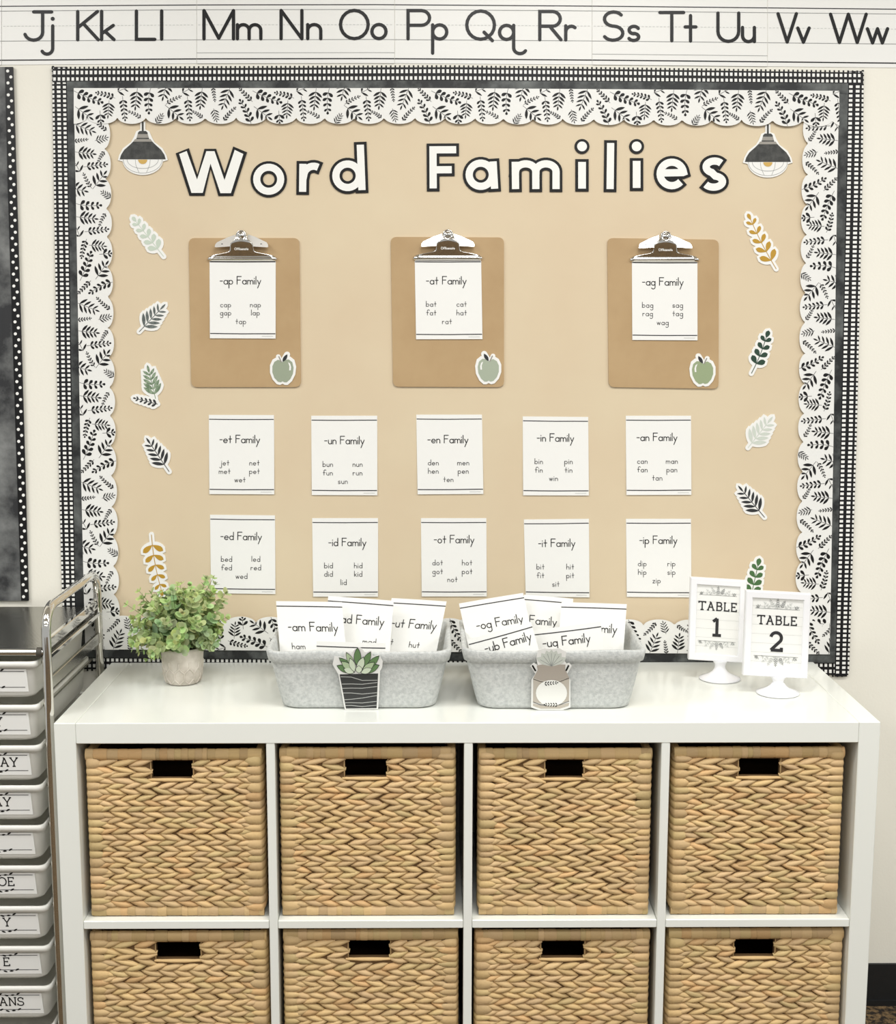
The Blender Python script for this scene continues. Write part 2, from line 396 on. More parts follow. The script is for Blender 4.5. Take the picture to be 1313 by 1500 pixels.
# outer gingham edge, gingham/smoke seam, smoke/leaf seam of the four sides (photo pixels on the wall plane)
T0 = pl([(76, 98.5), (656, 96), (1265, 104)]); T1 = pl([(98, 119.5), (656, 118), (1243, 122)]); T2 = pl([(108, 129), (656, 129), (1230, 133)])
L0 = pl([(98, 76.5), (280, 79.5), (640, 85.5), (860, 91), (982, 95)]); L1 = pl([(119, 98), (280, 100.5), (640, 106), (860, 110.5), (964, 113)])
L2 = pl([(129, 108), (280, 111), (640, 117.5), (860, 122.5), (951, 125)])
R0 = pl([(104, 1265.5), (280, 1263), (640, 1255), (991, 1243.5)]); R1 = pl([(122, 1243), (280, 1239.8), (640, 1232), (971, 1224)])
R2 = pl([(133, 1230), (280, 1226.6), (640, 1221.5), (958, 1216)])
B0 = pl([(95, 982), (660, 986), (1243, 991)]); B1 = pl([(113, 963), (656, 967), (1224, 971)]); B2 = pl([(125, 951), (656, 955), (1216, 958.5)])
WM = wall_map(.007)
pr = Print(wall_map(.005))
pr.slab([(104, 124), (656, 123), (1236, 127), (1220, 965), (118, 957)], .0003, .005, 'kraft')
pr.build('bulletin_board', label='large board covered in tan kraft paper behind the Word Families display', cat='bulletin board')

def band(f0, f1, a0, a1, vertical, n=14):
    A = [a0+(a1-a0)*k/n for k in range(n+1)]
    P = [(a, f0(a)) for a in A] + [(a, f1(a)) for a in A[::-1]]
    return [(q, p) for p, q in P] if vertical else P
def gingham(f0, f1, a0, a1, vertical, name_side, h):
    sg = 1 if f1((a0+a1)/2) > f0((a0+a1)/2) else -1
    pr = Print(wall_map(h+.0006)); sw = (lambda a, c: (c, a)) if vertical else (lambda a, c: (a, c))
    pr.slab(band(lambda a: f0(a)+sg*2.2, lambda a: f1(a)+sg*1.0, a0, a1, vertical), h, h+.0006, 'gingham_black')
    per = 6.7; n = int((a1-a0)/per)
    for k in range(n):
        a = a0+per*(k+.15); e = a+per*.57
        W = abs(f1(a)-f0(a))
        for t0, t1, mm in (((.0, .12, 'paper'), (.30, .55, 'paper'), (.72, .93, 'paper')) if name_side == 'left edge' else (((.0, .10, 'paper'),) if vertical else ())+((.25, .50, 'paper'), (.71, .94, 'paper'))):
            j = random.uniform(-.15, .15)
            pr.poly([sw(a, f0(a)+sg*W*t0), sw(e, f0(e)+sg*W*t0), sw(e, f0(e)+sg*W*t1), sw(a, f0(a)+sg*W*t1)], h+.0009, mm)
        g0, g1 = a-per*.36, a
        pr.poly([sw(g0, f0(a)-sg*.6), sw(g1, f0(a)-sg*.6), sw(g1, f0(a)+sg*3), sw(g0, f0(a)+sg*3)], h+.0009, 'gingham_black')
    pr.build('gingham_border', label='black and white gingham border strip along the %s of the kraft board' % name_side, cat='border strip', group='gingham border strips')
random.seed(3)
gingham(L0, L1, 98, 981, True, 'left edge', .0050)
gingham(R0, R1, 104, 991, True, 'right edge', .0050)
gingham(T0, T1, 77, 1265, False, 'top edge', .0058)
gingham(B0, B1, 95, 1243, False, 'bottom edge', .0042)
def smoke(f0, f1, a0, a1, vertical, side, h):
    pr = Print(wall_map(h+.0006)); pr.slab(band(f0, f1, a0, a1, vertical), h, h+.0006, 'smoke')
    pr.build('chalkboard_border', label='smoky charcoal border strip inside the gingham along the %s of the board' % side, cat='border strip', group='smoky charcoal border strips')
smoke(lambda a: L1(a), lambda a: L2(a)+4, 120, 962, True, 'left edge', .0068)
smoke(lambda a: R1(a), lambda a: R2(a)-4, 122, 971, True, 'right edge', .0068)
smoke(T1, lambda a: T2(a)+4, 98, 1243, False, 'top edge', .0076)
smoke(B1, lambda a: B2(a)-4, 112, 1224, False, 'bottom edge', .0076)

# ---- scalloped leaf-print strips; one print repeat is 262 px = six scallops
TILE = [ # base, tip, pairs, leaf length, leaf width, angle, shape, start, curve
 ((463.5,128),(460,161),4,12.5,4.4,48,'pointed',.2,0), ((441.5,141),(445.5,177),5,7.5,3.4,55,'round',.16,0), ((468.5,173),(449,163),5,4.6,2.0,50,'round',.05,.06),
 ((483,128),(481,167),4,9,5.0,60,'round',.2,.06), ((506,121),(500,147),3,14,4.6,48,'pointed',.12,0), ((505,153),(528,141),5,5,2.2,50,'round',.12,-.05),
 ((491,181),(501,166),4,8,2.2,42,'pointed',.05,0), ((504,154),(530,175),3,15,5.2,48,'pointed',.22,0), ((434,134),(452,127),2,11,3.6,50,'pointed',.05,0),
 ((536.5,141),(540.5,177),5,7.5,3.4,55,'round',.16,0), ((559,173),(543,163),5,4.6,2.0,50,'round',.05,.06), ((558.5,128),(555,160),4,12.5,4.4,48,'pointed',.2,0),
 ((574,127),(577,149),5,4.6,2.0,48,'round',.1,0), ((575,159),(580,179),4,8.5,2.3,45,'pointed',.1,0), ((599,129),(587,160),4,14,4.2,45,'pointed',.08,0),
 ((632,149),(612.5,129),5,6,2.8,46,'round',.1,0), ((590,177),(608,157),6,5,2.4,46,'round',.04,-.05), ((630,182),(612.5,146),5,8.5,4.2,50,'round',.1,.06),
 ((632,133),(675,150),5,9.5,5.4,56,'round',.16,.03), ((634,156),(660,175),3,15,5.2,48,'pointed',.2,0), ((693,144),(664,136),5,6,3.4,56,'round',.12,.05),
 ((670.5,162),(672,182),2,9.5,4.4,55,'round',.3,0), ((684,147),(682,173),4,11.5,3.6,50,'pointed',.16,0), ((529,136),(546,127),2,11,3.6,50,'pointed',.05,0),
]
NOTCH = [434, 475.5, 519.3, 562.7, 608, 652, 696]
def scallop_t(x):
    """depth of the strip (0..1, 1 = tip of a scallop) at print coordinate x"""
    x = (x-434) % 262+434
    for a, c in zip(NOTCH, NOTCH[1:]):
        if a <= x <= c:
            k = (x-a)/(c-a)*2-1; return .785+.215*sqrt(max(0, 1-k*k*.97))
    return .785
def leaf_strip(pos, slen, x_of_s, depth, side, h):
    """pos(s, t_px) -> photo pixel; x_of_s(s) -> print coordinate"""
    pr = Print(wall_map(h+.0008)); n = int(slen/2.2)
    top = [pos(slen*k/24, 0) for k in range(25)]
    edge = [pos(slen*k/n, depth*scallop_t(x_of_s(slen*k/n))) for k in range(n, -1, -1)]
    pr.slab(top+edge, h, h+.0008, 'gloss_paper')
    x0 = x_of_s(0); k = depth/52.5
    def q(p):
        s = p[0]-x0; t = (p[1]-129)*k
        s = min(max(s, .3), slen-.3); t = min(max(t, .3), depth*scallop_t(x_of_s(s))-.4)
        return pos(s, t)
    rep0 = int((x0-430)//262)-1; rep1 = int((x0+slen-430)//262)+1
    for r in range(rep0, rep1+1):
        for base, tip, np_, L, W, ang, shp, st, cv in TILE:
            bb = (base[0]+262*r, base[1]); tt = (tip[0]+262*r, tip[1])
            cx = (bb[0]+tt[0])/2
            if cx < x0-6 or cx > x0+slen+6: continue
            lv, stem = sprig(bb, tt, np_, L*1.02, W*(.82 if shp == 'pointed' else .96), ang+(7 if shp == 'pointed' else 0), st, .68, shp, cv, .8, .08 if shp == 'pointed' else .2)
            for lf in lv:
                pp = [q(p) for p in leaf_poly(*lf)]
                area = abs(sum(a[0]*c[1]-a[1]*c[0] for a, c in zip(pp, pp[1:]+pp[:1])))/2
                if area > .8: pr.poly(pp, h+.0011, 'leaf_ink')
            st2 = [q(p) for p in stem]
            pr.stroke(st2, .55, h+.0010, 'ink_soft', 'f')
    pr.build('leaf_border', label='scalloped white border strip with black leaf print along the %s of the board' % side, cat='border strip', group='scalloped leaf border strips')
leaf_strip(lambda s, t: (L2(952-s)+t, 952-s), 800, lambda s: 781-952+s+262*2, 52, 'left side', .0090)
leaf_strip(lambda s, t: (R2(150+s)-t, 150+s), 806, lambda s: 150+s+90.4, 52, 'right side', .0090)
leaf_strip(lambda s, t: (1216-s, B2(1216-s)-t), 1090, lambda s: 1551-1216+s, 49.5, 'bottom', .0102)
leaf_strip(lambda s, t: (108+s, T2(108+s)+t), 1122, lambda s: 108+s, 52.5, 'top', .0102)

# ---- neighbouring dark board at the left edge
pr = Print(wall_map(.006))
NB = pl([(98, 18.5), (280, 24), (640, 35), (880, 41.5)]); NI = pl([(98, 7), (280, 11.5), (640, 23), (880, 31)])
pr.slab([(-170, 98)]+[(NB(v), v) for v in (98, 200, 400, 640, 880)]+[(-150, 882)], .0003, .006, 'smoke_board')
pr.build('chalkboard', label='dark smoky chalkboard-look board at the left edge of the photo', cat='bulletin board')
pr = Print(wall_map(.0072))
pr.slab([(NI(v), v) for v in (98, 280, 460, 640, 880)]+[(NB(v)+.5, v) for v in (880, 640, 460, 280, 98)], .006, .0072, 'ink')
v = 104; k = 0
while v < 876:
    c = NI(v)+(NB(v)-NI(v))*(.36 if k % 2 == 0 else .74)
    pr.poly([(c+2.3*cos(2*pi*j/12), v+2.3*sin(2*pi*j/12)) for j in range(12)], .0075, 'paper'); v += 8.75; k += 1
pr.build('polka_dot_border', label='black border strip with white polka dots on the right edge of the dark board', cat='border strip')

# ================================================================== ALPHABET STRIP
BOW = pl([(-40, 3), (0, 2.5), (300, .4), (550, 0), (880, 2.3), (1313, 6.7), (1400, 8)])
def yb(x, y): return y+BOW(x)
PANELS = [(-40, 2, '', 'blank end of the alphabet panel at the far upper left corner'),
 (2.6, 288, [('J', 35), ('j', 67), ('K', 114), ('k', 149), ('L', 200), ('l', 237)], 'white alphabet strip panel printed Jj Kk Ll above the board'),
 (288.5, 578, [('M', 299), ('m', 348), ('N', 412), ('n', 451), ('O', 499), ('o', 545)], 'white alphabet strip panel printed Mm Nn Oo above the board'),
 (578.5, 867.5, [('P', 598), ('p', 634), ('Q', 684), ('q', 732)], None),
 (868, 1124.5, [('S', 884), ('s', 921), ('T', 967), ('t', 1004), ('U', 1052), ('u', 1088)], 'white alphabet strip panel printed Ss Tt Uu above the board'),
 (1125, 1345, [('V', 1140), ('v', 1169), ('W', 1217), ('w', 1271)], 'white alphabet strip panel printed Vv Ww at the upper right')]
PANELS[3] = (578.5, 867.5, [('P', 598), ('p', 634), ('Q', 684), ('q', 732), ('R', 791), ('r', 829)], 'white alphabet strip panel printed Pp Qq Rr above the board')
XS = {'J': 1.27, 'K': 1.12, 'k': 1.1, 'M': 1.1, 'm': 1.15, 'N': 1.05, 'n': 1.1, 'O': .98, 'P': 1.05, 'Q': .98, 'S': 1.05, 'T': 1.05, 'U': 1.05, 'W': 1.05, 'w': 1.15}
for i, (a, c, let, lab) in enumerate(PANELS):
    h = .0012 if i % 2 else .0022
    pr = Print(wall_map(h)); n = 8; X = [a+(c-a)*k/n for k in range(n+1)]
    pr.slab([(x, yb(x, -26)) for x in X]+[(x, yb(x, 92.5)) for x in X[::-1]], 0, h, 'gloss_paper')
    def line(y, w, m, x0=a, x1=c): pr.stroke([(x0+(x1-x0)*k/10, yb(x0+(x1-x0)*k/10, y)) for k in range(11)], w, h+.0003, m, 'f')
    line(6.8, 1.4, 'ink_soft'); line(85.8, 1.7, 'ink'); line(13.8, .8, 'ink_grey'); line(57.8, .8, 'ink_grey')
    if i in (2, 4): line(77, .7, 'ink_grey')
    x = a+2
    while x+3 < c: line(36, .8, 'ink_pale', x, x+3.2); x += 5.4
    for ch, x in let or []:
        st, adv = glyph(GL, ch)
        for pts in st:
            pr.stroke([(x+px*20.7*XS.get(ch, 1), yb(x, 56.6)-py*20.7) for px, py in pts], 4.9, h+.0006, 'ink')
    pr.build('alphabet_card', label=lab, cat='alphabet strip', group='alphabet strip panels')

# ================================================================== TITLE LETTERS
HB = .0050
def arc(cx, cy, r, a0, a1, ry=None, n=None):
    n = n or max(6, int(abs(a1-a0)/12)); return [(cx+r*cos(radians(a0+(a1-a0)*k/n)), cy-(ry or r)*sin(radians(a0+(a1-a0)*k/n))) for k in range(n+1)]
def ext(pts, e):
    p, q = pts[0], pts[1]; d = math.hypot(p[0]-q[0], p[1]-q[1]) or 1
    a = (p[0]+(p[0]-q[0])/d*e, p[1]+(p[1]-q[1])/d*e); p, q = pts[-1], pts[-2]; d = math.hypot(p[0]-q[0], p[1]-q[1]) or 1
    return [a]+pts[1:-1]+[(p[0]+(p[0]-q[0])/d*e, p[1]+(p[1]-q[1])/d*e)]
TITLE = [
 ('r', 'letter r of Word', [[(444, 240), (443.5, 281)], [(444, 262)]+arc(459.5, 258, 14.5, 160, 62)]),
 ('d', 'letter d of Word', [arc(509.4, 257.5, 17.2, 0, 360), [(528, 212), (530.5, 278.5)]]),
 ('F', 'capital letter F of Families', [[(634.8, 276), (634.5, 219.5), (668.5, 219.3)], [(634.8, 248.8), (662, 248.6)]]),
 ('a', 'letter a of Families', [arc(704.5, 256, 17, 0, 360), [(722.5, 236.5), (724.8, 276.5)]]),
 ('m', 'letter m of Families', [[(755, 237), (755.5, 277)], [(755, 256)]+arc(770.3, 251.5, 14.8, 170, 0, 11.5)+[(785.2, 277)], [(785.2, 256)]+arc(800, 251.5, 14.8, 170, 0, 11.5)+[(814.8, 277)]]),
 ('l', 'letter l of Families', [[(894.8, 209.5), (894, 277)]]),
 ('e', 'letter e of Families', [[(968, 253.5), (1000.5, 252.8)]+arc(984.5, 254.8, 17.2, 8, 318)]),
 ('s', 'letter s of Families', [arc(1047, 244.5, 12.3, 38, 250, 8.6)+arc(1045.5, 266, 13.2, 78, -150, 8.2)]),
]
for ch, lab, strokes in TITLE:
    pr = Print(wall_map(HB+.002))
    for st in strokes:
        cl = st[0] == st[-1] or math.hypot(st[0][0]-st[-1][0], st[0][1]-st[-1][1]) < .01
        if cl: st = st[:-1]+[st[0]]
        pr.stroke(st if cl else ext(st, 4.2), 18.6, HB+.002, 'letter_black', 'f', h0=HB)
        pr.stroke(st, 10.6, HB+.0024, 'letter_white', 'f')
    pr.build('cutout_letter', label='white %s with black outline in the board title' % lab, cat='letter', group='title letters')
def ilet(x, dy, ys, lab):
    pr = Print(wall_map(HB+.002))
    def disc(r): return [(x+r*cos(2*pi*k/24), dy+r*sin(2*pi*k/24)) for k in range(24)]
    pr.slab(disc(11), HB, HB+.002, 'letter_black'); pr.poly(disc(7.2), HB+.0024, 'letter_white')
    pr.stroke([(x, ys[0]), (x, ys[1])], 19.6, HB+.002, 'letter_black', 'f', h0=HB); pr.stroke([(x, ys[0]+4.2), (x, ys[1]-4.2)], 11.4, HB+.0024, 'letter_white', 'f')
    pr.build('cutout_letter', label=lab, cat='letter', group='title letters')
ilet(852.9, 214.5, (233, 280.5), 'white first letter i of Families with black outline, between m and l')
ilet(932.9, 214.5, (231.5, 279.5), 'white second letter i of Families with black outline, between l and e')
pr = Print(wall_map(HB+.002))
for r, m, h0, h in ((26.3, 'letter_black', HB, HB+.002),):
    A = arc(393.8, 262.6, 17.6, 0, 360); A[-1] = A[0]; pr.stroke(A, 18, h, m, 'f', h0=h0); pr.stroke(A, 10.4, HB+.0024, 'letter_white', 'f')
pr.build('cutout_letter', label='white letter o of Word with black outline, beside the capital W', cat='letter', group='title letters')
pr = Print(wall_map(HB+.002))
pr.slab([(257.5, 224.5), (276.6, 217), (289.3, 256), (299.6, 218), (316.5, 218), (329, 254), (341.8, 214.5), (362, 223), (341.5, 286.8), (320, 287), (308.5, 247), (299.6, 286.6), (277.6, 286.6)], HB, HB+.002, 'letter_black')
pr.poly([(262.6, 225.6), (273.6, 221.2), (288.8, 263), (302.4, 221.5), (314.4, 221.5), (329, 264), (344, 219.6), (356.6, 225.6), (338.4, 283), (323, 283), (308.5, 239.8), (297.2, 282.6), (280.6, 282.6)], HB+.0024, 'letter_white')
pr.build('cutout_letter', label='white capital letter W of Word with black outline in the board title', cat='letter', group='title letters')

# ================================================================== PENDANT LAMP CUTOUTS
def lamp_cutout(cx, y0, lab):
    k = 1/6.52
    def P(L): return [(cx+a*k, y0+c*k) for a, c in L]+[(cx-a*k, y0+c*k) for a, c in L[::-1]]
    pr = Print(wall_map(.0072))
    glob = [(192*cos(radians(t)), 445+142*sin(radians(t))) for t in range(6, 91, 7)]
    pr.slab(P([(24, 78), (24, 152), (62, 168), (84, 222), (112, 272), (190, 332), (226, 398), (238, 444), (196, 456)]+glob), .0056, .0072, 'paper')
    h = .0075
    pr.poly(P([(9, 78), (9, 168)]), h, 'lamp_black'); pr.poly(P([(30, 166), (46, 182), (48, 196)]), h, 'lamp_black')
    pr.poly(P([(48, 196), (58, 232)]), h, 'lamp_grey'); pr.poly(P([(60, 232), (60, 243)]), h, 'lamp_black'); pr.poly(P([(74, 243), (92, 268)]), h, 'lamp_grey')
    pr.poly(P([(92, 268), (124, 300), (176, 346), (206, 392), (220, 437)]), h, 'lamp_black')
    for rx, ry in ((186, 130), (150, 86)): pr.stroke(P([])+[(cx+rx*k*cos(radians(t)), y0+(438+ry*sin(radians(t)))*k) for t in range(0, 181, 9)], .5, h, 'ink_grey', 'f')
    for sd in (-1, 1): pr.stroke([(cx+sd*a*k, y0+c*k) for a, c in ((72, 440), (66, 490), (48, 535), (36, 562))], .5, h, 'ink_grey', 'f')
    pr.poly([(cx+44*k*cos(radians(t)), y0+(440+42*sin(radians(t)))*k) for t in range(0, 181, 15)], h+.0002, 'lamp_ochre')
    pr.build('lamp_cutout', label=lab, cat='paper cutout', group='pendant lamp cutouts')
lamp_cutout(209.2, 166.4, 'paper cutout of a black pendant lamp at the upper left of the board')
lamp_cutout(1125.2, 170.2, 'paper cutout of a black pendant lamp at the upper right of the board')

# ================================================================== LEAF CUTOUTS
def leaf_cutout(specs, lab, m=3.9):
    """specs: (sprig kwargs, material)"""
    pr = Print(wall_map(.0066))
    for kw, ml in specs:
        lv, stem = sprig(**kw)
        for p, a, L, W, shp, bd in lv:
            q = (p[0]-m*cos(a), p[1]-m*sin(a)); pr.slab(leaf_poly(q, a, L+2*m, W+2*m, 'oval', bd), .0052, .0066, 'paper')
        pr.stroke([stem[0]]+stem[1:], 2*m, .0066, 'paper', 'r', h0=.0052)
    for kw, ml in specs:
        lv, stem = sprig(**kw)
        for lf in lv: pr.poly(leaf_poly(*lf), .0069, ml)
        pr.stroke(stem, 1.0, .0068, ml, 'f')
    pr.build('leaf_cutout', label=lab, cat='paper cutout', group='leaf cutouts on the board')
def sp(base, tip, n, L, W, **k): return dict(base=base, tip=tip, n=n, L=L, W=W, **k)
leaf_cutout([(sp((240, 376), (195, 319), 5, 15, 7.5, ang=46, shape='round', start=.2, taper=.65), 'sage_light')], 'pale sage leaf sprig cutout below the left pendant lamp')
leaf_cutout([(sp((204, 486), (241, 447), 5, 20, 5.0, ang=48, start=.2, taper=.6), 'slate')], 'slate grey fern cutout on the left side, second from the top')
leaf_cutout([(sp((228, 584), (216.5, 537), 5, 19, 6, ang=44, start=.14, taper=.65), 'fern_green'), (sp((231, 592), (196, 583), 5, 8, 3.4, ang=40, shape='round', start=.05), 'fern_black')],
            'green fern cutout with a black sprig across its base on the left side')
leaf_cutout([(sp((248, 691), (215.5, 643), 5, 19, 4.9, ang=48, start=.22, taper=.6), 'fern_black')], 'black fern cutout on the left side above the mustard sprig')
leaf_cutout([(sp((222, 783), (238.5, 871), 5, 18, 8, ang=56, shape='round', start=.17, taper=.6, curve=.03), 'mustard')], 'mustard yellow leaf sprig cutout behind the potted plant')
leaf_cutout([(sp((1137.5, 394), (1097, 314.5), 5, 18, 8, ang=46, shape='round', start=.16, taper=.6, curve=-.02), 'mustard')], 'mustard yellow leaf sprig cutout below the right pendant lamp')
leaf_cutout([(sp((1101, 547), (1125, 486), 4, 14, 8, ang=50, shape='round', start=.24, taper=.75, curve=.03, term=1.1), 'deep_green')], 'dark green leaf sprig cutout beside the right clipboard')
leaf_cutout([(sp((1096, 656), (1131, 612), 5, 22, 6, ang=48, start=.16, taper=.6), 'sage_pale')], 'very pale sage fern cutout on the right side')
leaf_cutout([(sp((1120.5, 758), (1083, 713), 5, 20, 5.0, ang=48, start=.22, taper=.6), 'fern_black')], 'black fern cutout on the right side below the pale fern')
leaf_cutout([(sp((1099, 880), (1112.5, 820), 4, 15, 8.5, ang=50, shape='round', start=.2, taper=.75, term=1.1), 'leaf_green')], 'green leaf sprig cutout half hidden behind the table number signs')

# ================================================================== WORD CARDS
def quad_map(Q):
    def f(a, c):
        p = lerp2(Q[0], Q[1], a); q = lerp2(Q[3], Q[2], a); return lerp2(p, q, c)
    return f
def word_card(Q, title, tc, words, h, label, wy, lift=.0016):
    """Q = four corners (photo pixels, on the wall), tc = title centre, words = 5 words, wy = their anchor"""
    v0 = (Q[0][1]+Q[1][1])/2; H = (Q[2][1]+Q[3][1])/2-v0
    f = wall_map(h+.0006, lambda u, v: lift*max(0, (v-v0)/H)**2)
    pr = Print(f); qm = quad_map(Q)
    rows = [[f(*qm(i/6, j/8), h+.0006) for i in range(7)] for j in range(9)]; pr.grid(rows, 'paper', sm=True)
    rim = [qm(i/6, 0) for i in range(7)]+[qm(1, j/8) for j in range(1, 9)]+[qm(1-i/6, 1) for i in range(1, 7)]+[qm(0, 1-j/8) for j in range(1, 8)]
    for a, c in zip(rim, rim[1:]+rim[:1]): pr.face([f(*a, h+.0006), f(*c, h+.0006), f(*c, h), f(*a, h)], 'paper')
    hh = h+.0009
    for t, w in ((.055, 1.25), (.94, 1.35)): pr.stroke([qm(.005, t), qm(.25, t+.002), qm(.5, t+.003), qm(.75, t+.001), qm(.995, t)], w, hh, 'ink_soft', 'f')
    p = qm(.79, .972); pr.stroke([p, qm(.96, .972)], .7, hh, 'ink_pale', 'f')
    ang = atan2(Q[1][1]-Q[0][1], Q[1][0]-Q[0][0])
    write(pr, title, tc[0], tc[1]+5.2, 5.6, 1.15, hh, 'ink', gap=.36, ang=ang, sx=.98)
    (xa, xb, y1, y2), (xc, y3) = wy
    for wd_, x, y in ((words[0], xa, y1), (words[1], xb, y1), (words[2], xa, y2), (words[3], xb, y2), (words[4], xc, y3)):
        write(pr, wd_, x, y+2.4, 3.9, .8, hh, 'ink_soft', gap=.5, ang=ang)
    return pr.build('word_card', label=label, cat='word card', group='word family cards')
for ch, Q, tc, words, wy, lab in [
 ('-et', [(306, 607.7), (401.5, 608), (402, 724), (307, 723.6)], (351.4, 643.4), 'jet net met pet wet', ((329.3, 373, 679, 691.4), (351.8, 703.7)), 'upper row, leftmost on the board'),
 ('-un', [(456, 609), (552.8, 609), (553, 725.4), (457, 725)], (504.7, 645), 'bun nun fun run sun', ((480.4, 524, 681, 693.6), (502.5, 706)), 'upper row, right of the -et card'),
 ('-en', [(610, 607.4), (706.3, 607.4), (708.3, 723.4), (612, 724)], (656.4, 643.6), 'den men hen pen ten', ((635, 678.8, 678.8, 691), (657, 703.3)), 'upper row, below the middle clipboard'),
 ('-in', [(766, 610), (862, 610.8), (862.8, 725.7), (766.6, 725.4)], (813.9, 641.3), 'bin pin fin tin win', ((789.4, 833, 677, 689.5), (811, 701.6)), 'upper row, right of the -en card'),
 ('-an', [(917, 609), (1012.6, 609), (1013, 724.7), (917.8, 725)], (962.7, 640.3), 'can man fan pan tan', ((941.2, 984.4, 676.5, 688.9), (963, 701)), 'upper row, below the right clipboard'),
 ('-ed', [(307.7, 754), (403, 755), (403.7, 870), (309.4, 868.7)], (353.4, 785.5), 'bed led fed red wed', ((332, 375, 820, 832.5), (354, 845)), 'lower row, above the potted plant'),
 ('-id', [(457.4, 759), (554, 759), (554, 873.8), (459, 873.8)], (509, 794.3), 'bid hid did kid lid', ((481.5, 525, 829.6, 841.8), (503.6, 854)), 'lower row, above the left felt bin'),
 ('-ot', [(616.8, 759), (712.7, 759), (713.3, 873.5), (618, 873.5)], (665.4, 790), 'dot hot got pot not', ((641.3, 684.5, 825.3, 838), (663, 849.7)), 'lower row, middle of five'),
 ('-it', [(767.6, 761), (863, 760), (863.8, 874.9), (770.3, 873.5)], (815.9, 795.4), 'bit hit fit pit sit', ((792, 835.6, 831.3, 844), (814.5, 856.4)), 'lower row, above the right felt bin'),
 ('-ip', [(917.4, 760), (1012.6, 760), (1013, 874.9), (918.4, 874)], (964.7, 791), 'dip rip hip sip zip', ((941, 983.8, 826.6, 839), (962, 851.4)), 'lower row, beside the table number signs')]:
    word_card(Q, ch+' Family', tc, words.split(), .0052, 'white word card headed %s Family, %s' % (ch, lab), wy)

